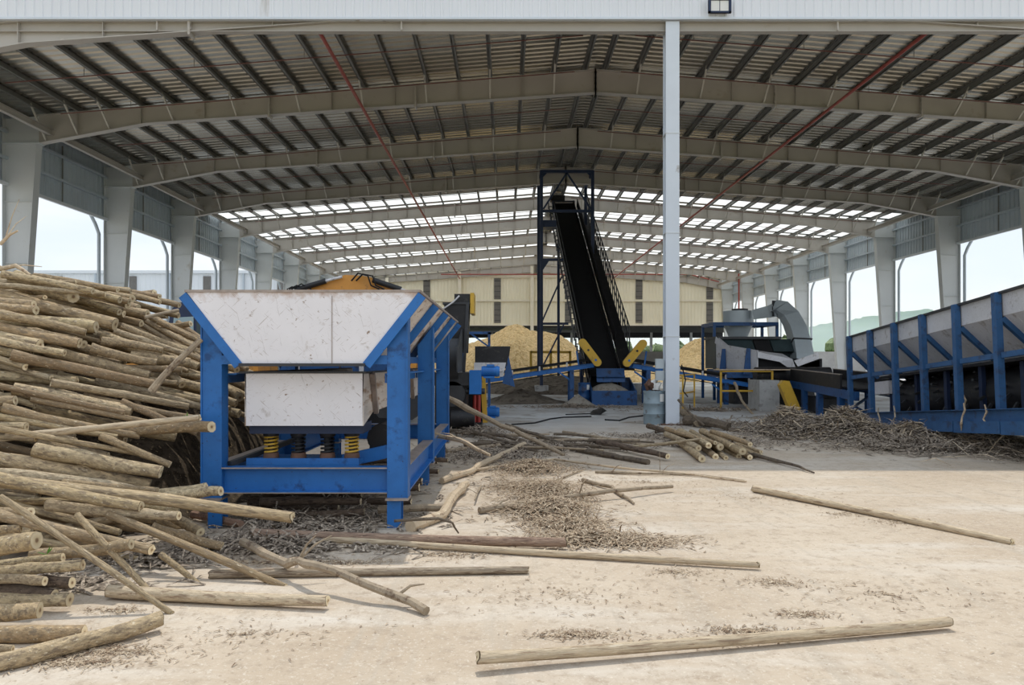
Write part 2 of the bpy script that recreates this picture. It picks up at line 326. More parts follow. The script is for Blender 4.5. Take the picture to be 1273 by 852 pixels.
# roof sheeting: ribs run down the slope; translucent sheets towards the back
def ribbed(mb, u0, u1, y0, y1, sg, per=.33, h=.045, lift=.21):
    n = max(1, round((y1 - y0) / per)); p = (y1 - y0) / n; prof = []
    for i in range(n): prof += [(y0 + i * p, 0), (y0 + i * p + p * .62, 0), (y0 + i * p + p * .70, h), (y0 + i * p + p * .92, h)]
    prof.append((y1, 0)); m = len(prof)
    vs = [(CX + sg * u, y, ztop(u) + lift + d) for u in (u0, u1) for y, d in prof]
    mb.add(vs, [(i, i + 1, m + i + 1, m + i) if sg > 0 else (i, m + i, m + i + 1, i + 1) for i in range(m - 1)])
SKY = [(FY[3] + 4.9, FY[4] - .15)] + [(FY[k] + .3, FY[k + 1] - .15) for k in range(4, 9)]
ce = MB(); y = FY[0] - .1; solid = []
for a, b in SKY: solid.append((y, a)); y = b
solid.append((y, FY[9] + .1))
for sg in (-1, 1):
    for a, b in solid: ribbed(ce, 0, 21.2, a, b, sg)
ceiling = ce.build('ceiling', 'galvanized'); tag(ceiling, 'ribbed metal roof sheeting of the shed seen from below', kind='structure')
for sg in (-1, 1):
    for a, b in SKY:
        n = 1 if b - a < 2 else 4
        for i in range(n):
            m = MB(); ribbed(m, .02, 21.15, a + (b - a) * i / n, a + (b - a) * (i + 1) / n, sg, per=.55, lift=.22); m.build('skylight_sheet', 'skylight', ceiling)
for sg in (-1, 1):
    for i, u in enumerate(PUR):
        X = CX + sg * u; z = ztop(u); m = MB(); y0, y1 = FY[0] - .1, FY[9] + .05
        m.box(X - .012, X + .012, y0, y1, z + .01, z + .21); m.box(X - .012, X + .075, y0, y1, z + .01, z + .03); m.box(X - .075, X + .012, y0, y1, z + .185, z + .205)
        m.build('purlin', 'purlin_steel', ceiling)
    m = MB(); X = CX + sg * 19.4; m.ibeam((X, FY[0], 9.86), (X, FY[9], 9.86), .16, .22); m.build('tie_beam', 'frame_paint', ceiling)
m = MB(); m.prism([(CX - .35, FY[0] - .1, 12.30), (CX, FY[0] - .1, 12.33), (CX + .35, FY[0] - .1, 12.30), (CX, FY[0] - .1, 12.36)], (0, FY[9] - FY[0], 0)); m.build('ridge_cap', 'purlin_steel', ceiling)
# side walls: a clad band under the eaves, open below
def vsheet(mb, p0, p1, z0, z1f, per, h, nrm):
    p0, p1, nrm = Vector(p0), Vector(p1), Vector(nrm); L = (p1 - p0).length; n = round(L / per); d = (p1 - p0) / n; prof = []
    for i in range(n):
        for f, o in ((0, 0), (.62, 0), (.70, h), (.92, h)): prof.append(p0 + d * (i + f) + nrm * o)
    prof.append(p1.copy()); m = len(prof)
    mb.add([Vector((q.x, q.y, z0)) for q in prof] + [Vector((q.x, q.y, z1f(q))) for q in prof], [(i, i + 1, m + i + 1, m + i) for i in range(m - 1)])
for sg, nm in ((-1, 'left'), (1, 'right')):
    X = CX + sg * 21.1; m = MB(); vsheet(m, (X, FY[0], 0), (X, FY[9], 0), 8.06, lambda q: 10.57, .30, .035, (-sg, 0, 0))
    wl = m.build(f'wall_{nm}', 'wall_sheet'); tag(wl, f'blue grey ribbed cladding band under the {nm} eaves', kind='structure')
    for z, hh, mt in ((8.02, .12, 'white_sheet'), (8.95, .10, 'wall_sheet'), (9.9, .1, 'wall_sheet')):
        g = MB(); Xg = X - sg * .12; g.box(Xg - .05, Xg + .05, FY[0], FY[9], z - hh / 2, z + hh / 2); g.build('girt', mt, wl)
    for k in range(9):
        for f in (.5,):
            g = MB(); Y = FY[k] + S * f; g.box(X - sg * .1 - .02, X - sg * .1 + .02, Y - .02, Y + .02, 8.06, 10.35); g.build('sag_rod', 'purlin_steel', wl)
    for k in range(1, 10):
        d = MB(); Xd = X + sg * .12; Y = FY[k]
        d.tube([(Xd, Y - .25, 0), (Xd, Y - .25, 7.35), (Xd + sg * .02, Y - .5, 7.75), (Xd + sg * .06, Y - .85, 8.15)], .075, 10)
        tag(d.build('downpipe', 'wall_sheet', smooth=True), f'grey rainwater downpipe beside the {nm} column of the {ORDN[k]} frame', 'pipe', f'downpipes on the {nm} side')
# front gable: white ribbed sheeting above the opening
wf = MB(); YF = FY[0] - .22
vsheet(wf, (CX - 21.3, YF, 0), (CX + 21.3, YF, 0), 10.80, lambda q: 15.4, .235, .03, (0, -1, 0)); wf.box(CX - 21.3, CX + 21.3, YF + .03, YF + .06, 10.8, 15.35)
wfo = wf.build('wall_front', 'fascia_sheet'); tag(wfo, 'white ribbed sheeting above the open shed front', kind='structure')
m = MB(); m.box(CX - 21.3, CX + 21.3, YF - .05, YF + .08, 10.74, 10.80); m.build('drip_edge', 'post_paint', wfo)
m = MB(); m.ibeam((CX - 20, FY[0] - .02, 10.62), (CX + 20, FY[0] - .02, 10.62), .2, .26); m.build('header_beam', 'frame_paint', wfo)
for X in (-9.3, -2.8, 8.8, 15.4):
    m = MB(); m.box(X - .02, X + .02, FY[0] - .16, FY[0] - .12, 10.5, 10.74); m.build('hanger_plate', 'frame_paint', wfo)
pc = thing('gable_post', 'pale blue grey steel post standing in the open shed front', 'post', (4.4, FY[0], 0))
m = MB(); m.ibeam((4.4, FY[0], 0), (4.4, FY[0], 10.72), .36, .36, .03, .03, (0, 1, 0)); m.box(4.22, 4.58, FY[0] - .19, FY[0] - .17, .02, 10.72); m.build('shaft', 'post_paint', pc)
for z in (2.35, 5.1, 7.75): m = MB(); m.box(4.205, 4.595, FY[0] - .2, FY[0] + .2, z - .008, z + .008); m.build('splice_plate', 'column_paint', pc)
m = MB(); m.box(4.1, 4.7, FY[0] - .27, FY[0] + .27, 0, .03); m.build('base_plate', 'rusty_steel', pc)
fl_ = thing('floodlight', 'black framed floodlight on the white front sheeting', 'floodlight', (5.6, YF - .1, 10.9))
m = MB(); m.box(5.3, 5.9, YF - .14, YF - .10, 10.86, 11.24); m.box(5.3, 5.36, YF - .17, YF - .1, 10.86, 11.24); m.box(5.84, 5.9, YF - .17, YF - .1, 10.86, 11.24); m.box(5.3, 5.9, YF - .17, YF - .1, 11.19, 11.24); m.box(5.3, 5.9, YF - .17, YF - .1, 10.86, 10.90); m.build('housing', 'navy_paint', fl_)
for x in (5.37, 5.61): m = MB(); m.box(x, x + .22, YF - .15, YF - .14, 10.91, 11.18); m.build('lamp_panel', 'paper', fl_)
m = MB(); m.box(5.36, 5.84, YF - .1, YF - .02, 10.98, 11.04); m.build('bracket', 'navy_paint', fl_)
# back wall
YB = FY[9] + .25
wb = MB(); vsheet(wb, (CX - 21.05, YB, 0), (CX + 21.05, YB, 0), 5.6, lambda q: ztop(abs(q.x - CX)) + .2, .35, .03, (0, -1, 0))
wbo = wb.build('wall_back', 'cream_sheet'); tag(wbo, 'cream ribbed cladding of the back wall above the rear opening', kind='structure')
for z, hh in ((8.25, .16), (10.85, .28), (5.62, .12)): m = MB(); m.box(CX - 21, CX + 21, YB - .18, YB - .04, z - hh / 2, z + hh / 2); m.build('girt', 'cream_trim', wbo)
for i in range(-3, 4):
    X = -5.05 + 7.75 * (i + 0) ; 
    if abs(X - CX) > 20: continue
    m = MB(); m.ibeam((X, YB - .35, 0), (X, YB - .35, ztop(abs(X - CX)) - .1), .34, .34, .03, .03, (0, 1, 0)); m.box(X - .17, X + .17, YB - .53, YB - .51, 0, ztop(abs(X - CX)) - .1); m.build('wall_post', 'cream_trim', wbo)
nwin = 0
for i in range(-2, 4):
    X = -1.0 + 7.6 * i
    if abs(X - CX) > 19.5: continue
    for z0, z1 in ((5.85, 8.1), (8.4, 10.65)):
        nwin += 1; wn = thing(f'window_{nwin}', f'tall dark louvred window strip in the cream back wall', None, (X, YB - .08, z0), kind='structure')
        m = MB(); m.box(X - .36, X + .36, YB - .07, YB - .04, z0, z1); m.build('pane', 'louver', wn)
        m = MB()
        for j in range(4): zz = z0 + (z1 - z0) * (j + .5) / 4; m.box(X - .36, X + .36, YB - .1, YB - .06, zz - .02, zz + .02)
        m.build('louvre_bars', 'dark_gap', wn)
lamp = MB(); lamp.tube([(-7.9, YB - .25, 7.0), (-7.9, YB - .06, 7.0)], .3, 14); tag(lamp.build('wall_lamp', 'paper', smooth=True), 'small round white lamp on the cream back wall', 'lamp')
# lean-to behind the back wall and what is seen under it
lt = thing('lean_to_shelter', 'dark lean-to roof on steel posts behind the back wall', 'shelter', (CX, YB + 6, 0))
m = MB(); m.box(CX - 24, CX + 24, YB + .1, YB + 14, 5.35, 5.6); m.build('roof', 'dark_gap', lt)
for i in range(9):
    X = CX - 20 + 5 * i; m = MB(); m.ibeam((X, YB + 13.5, 0), (X, YB + 13.5, 5.4), .3, .3, .03, .03, (0, 1, 0)); m.build('post', 'column_paint', lt)
m = MB(); m.box(CX - 24, CX + 24, YB + 13.4, YB + 13.7, 4.7, 5.4); m.build('fascia', 'dark_gap', lt)
# red sprinkler mains and branches
def wx(u, sg): return CX + sg * u
for sg, nm in ((-1, 'left'), (1, 'right')):
    X = CX + sg * 8.2; z = zbot(8.2) - .14
    pts = [(X, FY[0] + .2, z)] + [(X, FY[k], z) for k in range(1, 10)]
    t = thing('sprinkler_main', f'red sprinkler main pipe running the length of the shed under the {nm} roof slope', 'pipe', (X, FY[4], z), 'red sprinkler mains')
    m = MB(); m.tube(pts, .055, 10); m.build('pipe_run', 'red_pipe', t, smooth=True)
    for k in range(0, 10):
        h = MB(); h.box(X - .02, X + .02, FY[k] - .02, FY[k] + .02, z, z + .16); h.build('hanger', 'brace_steel', t)
    for k in range(0, 6):
        for f, q in ((.45, 'midway between'), (.88, 'at the rear between')):
            Y = FY[k] + S * f; n = f'thin red sprinkler branch, {nm} slope, {q} {ORDN[k]} and {ORDN[k + 1]} frames'
            t = thing('sprinkler_branch', n, 'pipe', (CX + sg * 9, Y, 11), 'red sprinkler branches')
            m = MB(); m.tube([(wx(.8, sg), Y, ztop(.8) - .28), (wx(18.6, sg), Y, ztop(18.6) - .28)], .017, 6); m.build('pipe_run', 'brown_pipe', t)
            if k < 3:
                for u in [2.61 + 3.39 * j for j in range(5)]:
                    h = MB(); h.box(wx(u, sg) - .007, wx(u, sg) + .007, Y - .007, Y + .007, ztop(u) - .26, ztop(u) + .05); h.build('hanger_rod', 'purlin_steel', t)
m = MB(); m.tube([(-7, YB - .7, 11.0), (19.5, YB - .7, 11.0)], .06, 8); m.tube([(19.5, YB - .7, 11.0), (22.6, YB - .7, 10.2)], .06, 8)
tag(m.build('sprinkler_cross_main', 'red_pipe', smooth=True), 'red sprinkler pipe running across the cream back wall', 'pipe')
m = MB(); m.tube([(22.7, FY[8] - .3, 10.3), (22.7, FY[8] - .3, 0)], .08, 8); tag(m.build('sprinkler_riser', 'red_pipe', smooth=True), 'red sprinkler riser standing by the far right column', 'pipe')
# ================================================================ machines
rng = random.Random(7)
# ---------------------------------------------------------------- left feed hopper on a blue frame
XL, XR, XM = -3.213, -.878, -2.045
BLX, BRX = -2.655, -1.435            # foot of the sloping sides
ZT, ZB, Y0, Y1 = 2.389, 1.665, 7.4, 13.2
hp = thing('feed_hopper', 'white steel feed hopper on a blue post frame, beside the log pile', 'hopper', (XM, 10.3, 0))
m = MB(); m.prism([(XL, Y0, ZT), (XR, Y0, ZT), (BRX, Y0, ZB), (BLX, Y0, ZB)], (0, .02, 0)); m.build('end_plate', 'white_hopper_plate', hp)
m = MB(); m.box(XL - .01, XR + .01, Y0 - .012, Y0 + .03, ZT - .012, ZT + .012); m.build('top_rim', 'bare_edge', hp)
m = MB(); m.box(-1.752, -1.746, Y0 - .006, Y0, ZB, ZT - .05); m.build('weld_seam', 'bare_edge', hp)
m = MB(); m.box(BLX - .02, BRX + .02, Y0 - .03, Y0 + .03, ZB - .03, ZB); m.build('bottom_rim', 'dark_steel', hp)
m = MB(); m.prism([(XL, Y1, ZT), (XR, Y1, ZT), (BRX, Y1, ZB), (BLX, Y1, ZB)], (0, .02, 0)); m.build('end_plate', 'rusty_white_plate', hp)
for sg, xt, xb in ((-1, XL, BLX), (1, XR, BRX)):
    m = MB(); m.prism([(xt, Y0 + .022, ZT), (xt, Y1, ZT), (xb, Y1, ZB), (xb, Y0 + .022, ZB)], (-sg * .016, 0, .012)); sp = m.build('side_plate', 'rusty_white_plate', hp)
    m = MB(); m.beam((xt, Y0, ZT), (xt, Y1, ZT), .03, .025); m.build('rim', 'bare_edge', sp)
    nx, nz = sg * .806, -.592        # outward normal of the slope
    for i in range(5):
        Y = Y0 + .02 + i * (Y1 - Y0 - .04) / 4
        m = MB(); o = .038; Y = Y if i else Y0 + .002
        m.beam((xt + nx * o, Y, ZT - .02 + nz * o), (xb + nx * o, Y, ZB + nz * o), .05 if i else .03, .09, (nx, 0, nz))
        m.build('rib', 'blue_paint', sp)
    # posts, cut to the slope
    xo, xi = (xt - sg * .122, xt - sg * .332)
    for j, Y in enumerate((7.47, 10.05, 12.7)):
        zi = ZB + (xi - xb) / (xt - xb) * (ZT - ZB) - .06; zo = ZB + (xo - xb) / (xt - xb) * (ZT - ZB) - .06
        m = MB(); m.prism([(xi, Y, .30), (xo, Y, .30), (xo, Y, zo), (xi, Y, zi)], (0, .016, 0))
        m.box(min(xo, xo - sg * .014), max(xo, xo - sg * .014), Y - .012, Y + .19, .30, zo - .02); m.box(min(xi, xi + sg * .014), max(xi, xi + sg * .014), Y + .018, Y + .158, .30, zi - .02)
        m.prism([(xi, Y + .16, .30), (xo, Y + .16, .30), (xo, Y + .16, zo), (xi, Y + .16, zi)], (0, .016, 0))
        ps = m.build('post', 'blue_paint', hp)
        m = MB(); m.ibeam((xi + sg * .07, Y + .09, 0), (xi + sg * .07, Y + .09, .30), .14, .16, .014, .012, (0, 1, 0)); m.box(min(xi, xi + sg * .14), max(xi, xi + sg * .14), Y + .0, Y + .012, 0, .3); m.build('foot', 'blue_paint', ps)
        m = MB(); m.box(min(xi, xo) - .01, max(xi, xo) + .01, Y - .06, Y + .19, .285, .305); m.build('foot_plate', 'bare_edge', ps)
    # side rails between posts
    for a, b in ((7.64, 10.05), (10.23, 12.7)):
        m = MB(); m.ibeam((xo - sg * .07, a, .48), (xo - sg * .07, b, .48), .14, .26); r = m.build('side_rail', 'blue_paint', hp)
        m = MB(); m.box(xo - sg * .07 - .07, xo - sg * .07 + .07, a, b, .611, .616); m.build('dusty_top', 'bare_edge', r)
        m = MB(); m.box(xi - .05, xi + .09, a, b, 1.545, 1.56); m.box(xi - .05, xi - .035, a, b, 1.46, 1.55); m.build('upper_rail', 'blue_paint', hp)
        m = MB(); m.box(xi - sg * .02 - .03, xi - sg * .02 + .03, a, b, 1.66, 1.74); m.build('slope_rail', 'deep_blue_paint', hp)
    m = MB(); m.beam((xi, 7.48, 1.70), (xb + sg * .02, 7.48, 1.70), .03, .09); m.build('bracket', 'blue_paint', hp)
for Y in (7.50, 12.72):
    m = MB(); m.ibeam((-2.88, Y + .04, .482), (-1.21, Y + .04, .482), .16, .257); c = m.build('cross_beam', 'blue_paint', hp)
    m = MB(); m.box(-2.88, -1.21, Y - .045, Y - .035, .600, .612); m.box(-2.88, -1.21, Y - .045, Y - .035, .350, .360); m.build('worn_edge', 'bare_edge', c)
# vibrating trough below
tr = thing('vibrating_trough', 'white vibrating trough on coil springs under the feed hopper', 'machine', (-2.08, 10, .62))
TX0, TX1, TY0, TY1, TZ0, TZ1 = -2.70, -1.475, 7.62, 12.9, 1.02, 1.56
m = MB(); m.prism([(TX0, TY0, TZ1), (TX1, TY0, TZ1), (TX1 - .012, TY0, TZ0), (TX0 + .012, TY0, TZ0)], (0, .015, 0)); m.build('end_plate', 'white_plate', tr)
for sg, x in ((-1, TX0), (1, TX1)):
    m = MB(); m.prism([(x, TY0, TZ0), (x, 8.15, 1.13), (x, TY1, 1.13), (x, TY1, TZ1), (x, TY0, TZ1)], (-sg * .012, 0, 0)); p = m.build('side_plate', 'rusty_white_plate', tr)
    for Y, dy in ((7.95, .25), (9.6, .2), (11.2, .2)):
        m = MB(); m.beam((x + sg * .03, Y, TZ1), (x + sg * .03, Y + dy, 1.12), .06, .05, (1, 0, 0)); m.build('rib', 'bare_edge', p)
m = MB(); m.box(TX0 - .05, TX1 + .03, TY0 - .03, TY0 + .02, TZ1, TZ1 + .022); m.box(TX0 - .03, TX0, TY0, TY1, TZ1, TZ1 + .02); m.box(TX1, TX1 + .03, TY0, TY1, TZ1, TZ1 + .02); m.build('rim', 'dark_steel', tr)
m = MB(); m.box(TX0 + .02, TX1 - .02, TY0 + .03, TY1, TZ0 + .1, TZ0 + .12); m.build('trough_floor', 'dark_steel', tr)
m = MB(); m.box(-2.68, -1.5, 7.7, 8.2, .93, 1.03); m.build('spring_beam', 'navy_paint', tr)
m = MB(); m.box(-2.72, -1.545, 7.735, 8.2, .60, .655); m.box(-2.72, -1.545, 7.72, 7.733, .56, .672); m.build('base_beam', 'blue_paint', tr)
for i, (X, mt) in enumerate(((-2.51, 'yellow_paint'), (-2.22, 'black_steel'), (-1.91, 'black_steel'), (-1.65, 'yellow_paint'))):
    n = 80; m = MB(); m.tube([(X + .066 * math.cos(a), 7.88 + .066 * math.sin(a), .70 + .20 * j / n) for j in range(n + 1) for a in [2 * math.pi * 5.2 * j / n]], .0115, 6)
    s = m.build('coil_spring', mt, tr, smooth=True)
    m = MB(); m.cyl((X, 7.88, .66), (X, 7.88, .715), .085, .075); m.build('lower_seat', 'rusty_steel', s, smooth=True)
    m = MB(); m.cyl((X, 7.88, .89), (X, 7.88, .94), .08, .09); m.cyl((X, 7.88, .7), (X, 7.88, .89), .035); m.build('upper_seat', 'black_steel', s, smooth=True)
m = MB(); m.cyl((-1.42, 8.35, .82), (-1.42, 8.85, .82), .16); m.box(-1.56, -1.28, 8.4, 8.8, .60, .72); m.build('vibration_motor', 'black_steel', tr, smooth=True)
m = MB(); m.cyl((-1.34, 9.2, .82), (-1.30, 9.2, .82), .20, n=24); m.build('drive_pulley', 'yellow_paint', tr, smooth=True)
m = MB(); m.beam((-1.75, 7.9, .62), (-1.30, 8.1, .70), .04, .14); m.build('gusset', 'blue_paint', tr)
m = MB(); m.beam((-2.85, 7.6, .63), (-2.45, 8.6, .78), .05, .05); m.build('stay', 'dark_steel', tr)
# ---------------------------------------------------------------- left wood chipper behind the hopper
ch = thing('wood_chipper', 'black wood chipper with tall inlet housing behind the feed hopper', 'chipper', (-.9, 18.5, 0))
m = MB(); m.prism([(-1.54, 18.0, 1.9), (-.99, 18.0, 1.9), (-.93, 18.0, 3.10), (-1.52, 18.0, 3.10)], (0, 1.0, 0)); m.build('inlet_housing', 'black_steel', ch)
m = MB(); m.box(-1.56, -.90, 17.96, 19.05, 3.08, 3.13); m.build('housing_flange', 'dark_steel', ch)
m = MB(); m.beam((-.95, 17.97, 3.1), (-1.05, 17.97, 1.35), .05, .07, (1, 0, 0)); m.build('side_channel', 'dark_steel', ch)
m = MB(); m.box(-1.28, -.90, 18.05, 18.7, 3.13, 3.34); m.build('top_gearbox', 'black_steel', ch)
m = MB(); m.box(-.89, -.80, 18.0, 18.9, 2.86, 3.36); m.build('belt_guard', 'yellow_paint', ch)
m = MB(); m.tube([(-1.15, 17.9, 3.28), (-1.3, 17.85, 3.12), (-1.55, 17.85, 2.95), (-1.68, 17.9, 2.85)], .02, 6); m.build('hose', 'grey_plate', ch, smooth=True)
m = MB(); m.prism([(-1.55 + .0, 16.2, 1.45), (-1.55, 16.2, 2.0), (-1.55, 18.0, 2.5), (-1.55, 18.0, 1.45)], (.03, 0, 0)); m.prism([(-1.1, 16.2, 1.45), (-1.1, 16.2, 2.0), (-1.1, 18.0, 2.5), (-1.1, 18.0, 1.45)], (.03, 0, 0)); m.build('feed_chute', 'dark_steel', ch)
n = 14; m = MB(); m.add([(x, 17.2 - .35 * math.sin(a), 1.75 + .55 * math.cos(a) * .9) for x in (-1.5, -1.12) for a in [math.pi * .1 + math.pi * .8 * i / n for i in range(n + 1)]], [(i, i + 1, n + 2 + i, n + 1 + i) for i in range(n)]); m.build('feed_roller', 'dark_steel', ch, smooth=True)
m = MB(); m.box(-1.95, -.72, 17.4, 19.6, 1.12, 1.42); m.build('body_top', 'dark_steel', ch)
m = MB(); m.box(-1.7, -.95, 17.5, 19.6, .1, 1.15); m.build('body', 'black_steel', ch)
m = MB(); m.box(-1.2, -.62, 18.75, 20.3, .08, 1.28); m.box(-.9, -.62, 18.2, 18.8, .0, .18); m.build('rear_body', 'black_steel', ch)
m = MB(); m.cyl((-1.28, 17.4, .92), (-1.28, 17.52, .92), .30, n=20); m.build('flywheel', 'dark_steel', ch, smooth=True)
m = MB(); m.cyl((-.98, 17.55, .98), (-.52, 17.55, .98), .07); m.build('drive_shaft', 'dark_steel', ch, smooth=True)
m = MB(); m.cyl((-1.3, 17.3, .35), (-.75, 17.3, .35), .2, n=16); m.build('lower_drum', 'black_steel', ch, smooth=True)
m = MB(); m.prism([(-.86, 20, 1.5), (.02, 20, 1.5), (.10, 20, 2.1), (-.86, 20, 2.1)], (0, 1.2, 0)); m.build('discharge_box', 'black_steel', ch)
m = MB(); m.prism([(-.88, 19.9, 1.28), (-.1, 19.9, 1.28), (-.02, 19.9, 1.66), (-.88, 19.9, 1.66)], (0, .06, 0)); m.box(-.88, -.1, 19.85, 19.9, 1.42, 1.47); m.build('discharge_flap', 'grey_plate', ch)
m = MB(); m.prism([(-.12, 19.95, 1.1), (.22, 19.95, 1.0), (.05, 19.95, 1.85)], (0, .04, 0)); m.build('side_wing', 'deep_blue_paint', ch)
m = MB(); m.box(-.75, -.18, 18.6, 19.0, 1.28, 1.40); m.build('cross_beam', 'yellow_paint', ch)
m = MB(); m.beam((-.60, 18.6, 1.3), (-.54, 18.6, .15), .12, .12, (0, 1, 0)); m.build('yellow_leg', 'yellow_paint', ch)
for x in (-.80, -.70): m = MB(); m.cyl((x, 18.4, .15), (x, 18.4, .85), .05); m.build('hydraulic_ram', 'hose_red', ch, smooth=True)
m = MB(); m.box(-.88, -.60, 17.35, 17.9, .92, 1.48); m.build('gear_housing', 'motor_blue', ch)
def motor(x0, x1, Y, z, r, parent):
    m = MB(); m.cyl((x0, Y, z), (x1 - .06, Y, z), r, n=18); mo = m.build('motor', 'motor_blue', parent, smooth=True)
    m = MB()
    for k in range(8):
        x = x0 + .05 + (x1 - x0 - .2) * k / 7; m.cyl((x - .008, Y, z), (x + .008, Y, z), r * 1.09, n=18)
    m.build('cooling_fins', 'motor_blue', mo, smooth=True)
    m = MB(); m.cyl((x1 - .08, Y, z), (x1, Y, z), r * 1.12, r * .95, n=18); m.build('fan_cover', 'motor_blue', mo, smooth=True)
    m = MB(); m.box((x0 + x1) / 2 - .09, (x0 + x1) / 2 + .09, Y - .09, Y + .09, z + r * .9, z + r * 1.35); m.build('terminal_box', 'motor_blue', mo)
    m = MB(); m.box(x0 + .05, x1 - .12, Y - r, Y + r, z - r * 1.25, z - r * .9); m.build('motor_foot', 'motor_blue', mo)
motor(-.60, -.17, 17.6, 1.45, .125, ch)
cm = thing('conveyor_motor', 'blue electric motor on the floor below the chipper', 'motor', (-.4, 22.2, 0)); motor(-.62, -.22, 22.2, .17, .14, cm)
fr = thing('pipe_stand', 'slim blue steel stand in front of the wood chip pile', 'stand', (-.3, 23.5, 0))
for x, Y in ((-.56, 23.5), (-1.5, 23.5), (-1.5, 25)): m = MB(); m.box(x - .04, x + .04, Y - .04, Y + .04, 0, 2.62); m.build('leg', 'deep_blue_paint', fr)
m = MB(); m.box(-1.54, -.52, 23.46, 23.54, 2.56, 2.64); m.build('top_bar', 'deep_blue_paint', fr)
m = MB(); m.beam((-1.15, 23.5, 2.58), (-.56, 23.5, 2.15), .05, .05); m.build('diagonal', 'deep_blue_paint', fr)
# ---------------------------------------------------------------- side conveyors to the middle
def side_conveyor(label, xa, za, xb, zb, Y, legs, width=.9):
    t = thing('belt_conveyor', label, 'conveyor', ((xa + xb) / 2, Y + width / 2, 0))
    for yy in (Y, Y + width):
        m = MB(); m.ibeam((xa, yy, za), (xb, yy, zb), .08, .17); m.box(0, 0, 0, 0, 0, 0) if False else None; m.build('side_beam', 'blue_paint', t)
        m = MB(); m.beam((xa, yy, za + .26), (xb, yy, zb + .26), .05, .07); m.build('belt_edge', 'black_rubber', t)
    m = MB(); m.beam((xa, Y + width / 2, za + .2), (xb, Y + width / 2, zb + .2), width * .92, .025, (0, 0, 1)); m.build('belt', 'black_rubber', t)
    m = MB(); m.beam((xa, Y + width / 2, za - .16), (xb, Y + width / 2, zb - .16), width * .9, .02, (0, 0, 1)); m.build('return_belt', 'black_rubber', t)
    n = int(abs(xb - xa) / .9)
    for i in range(1, n):
        f = i / n; x = xa + (xb - xa) * f; z = za + (zb - za) * f
        m = MB(); m.box(x - .03, x + .03, Y - .05, Y, z + .08, z + .26); m.build('idler_bracket', 'grey_plate', t)
    for x in legs:
        f = (x - xa) / (xb - xa); z = za + (zb - za) * f
        for yy in (Y, Y + width): m = MB(); m.ibeam((x, yy, 0), (x, yy, z - .06), .16, .16, .015, .012, (0, 1, 0)); m.box(x - .08, x + .08, yy - .085, yy - .075, 0, z - .06); lg = m.build('leg', 'deep_blue_paint', t)
        m = MB(); m.beam((x, Y, z - .5), (x - .55 * (1 if zb > za else -1), Y, z - .12), .06, .06); m.build('knee_brace', 'blue_paint', t)
    return t
c1 = side_conveyor('blue belt conveyor climbing from the left chipper to the central box', -.85, .93, 3.42, 1.55, 29.0, (2.55,))
c2 = side_conveyor('blue belt conveyor climbing from the right chipper to the central box', 10.4, .62, 4.95, 1.52, 29.0, (5.55, 8.6))
for cc, (xa, za), (xb, zb), lab in ((c1, (2.93, 2.42), (3.5, 1.66), 'left'), (c2, (5.26, 2.38), (4.65, 1.64), 'right')):
    a, b = Vector((xa, 28.5, za)), Vector((xb, 28.5, zb)); d = (b - a).normalized(); nrm = Vector((d.z, 0, -d.x)); r = .155
    poly = []
    for k in range(9): an = math.pi * k / 8; poly.append(b + nrm * r * math.cos(an) + d * r * math.sin(an))
    for k in range(9): an = math.pi * k / 8; poly.append(a - nrm * r * math.cos(an) - d * r * math.sin(an))
    m = MB(); m.prism(poly, (0, .22, 0)); g = m.build('belt_guard', 'yellow_paint', cc)
    for f in (.12, .62): m = MB(); q = a.lerp(b, 1 - f) ; m.cyl(q + Vector((0, -.015, 0)), q, .045, n=10); m.build('guard_cap', 'motor_blue' if f < .3 else 'black_steel', g)
    s = 1 if lab == 'left' else -1
    m = MB(); m.beam((xa - .12 * s, 28.9, 1.55), (xa - .2 * s, 28.9, 2.1), .06, .06); m.build('guard_stay', 'blue_paint', cc)
# ---------------------------------------------------------------- central tail box
bx = thing('tail_box', 'blue steel collecting box heaped with sawdust under the steep conveyor', 'collecting box', (4.16, 29.2, 0))
m = MB(); m.box(3.29, 5.03, 28.55, 28.6, 0, .56); m.build('front_plate', 'deep_blue_paint', bx)
for x in (3.29, 4.99): m = MB(); m.prism([(x, 28.6, 0), (x, 30.2, 0), (x, 30.2, 1.05), (x, 28.6, .56)], (.04, 0, 0)); m.build('side_plate', 'deep_blue_paint', bx)
m = MB(); m.box(3.33, 4.99, 30.1, 30.15, 0, 1.05); m.build('rear_plate', 'deep_blue_paint', bx)
m = MB(); m.prism([(3.55, 29.12, .88), (4.66, 29.12, .88), (4.66, 29.3, 1.42), (3.55, 29.3, 1.42)], (0, .04, 0)); m.build('hood', 'deep_blue_paint', bx)
m = MB(); m.box(3.55, 4.66, 29.06, 29.14, 1.08, 1.13); m.build('hood_lip', 'deep_blue_paint', bx)
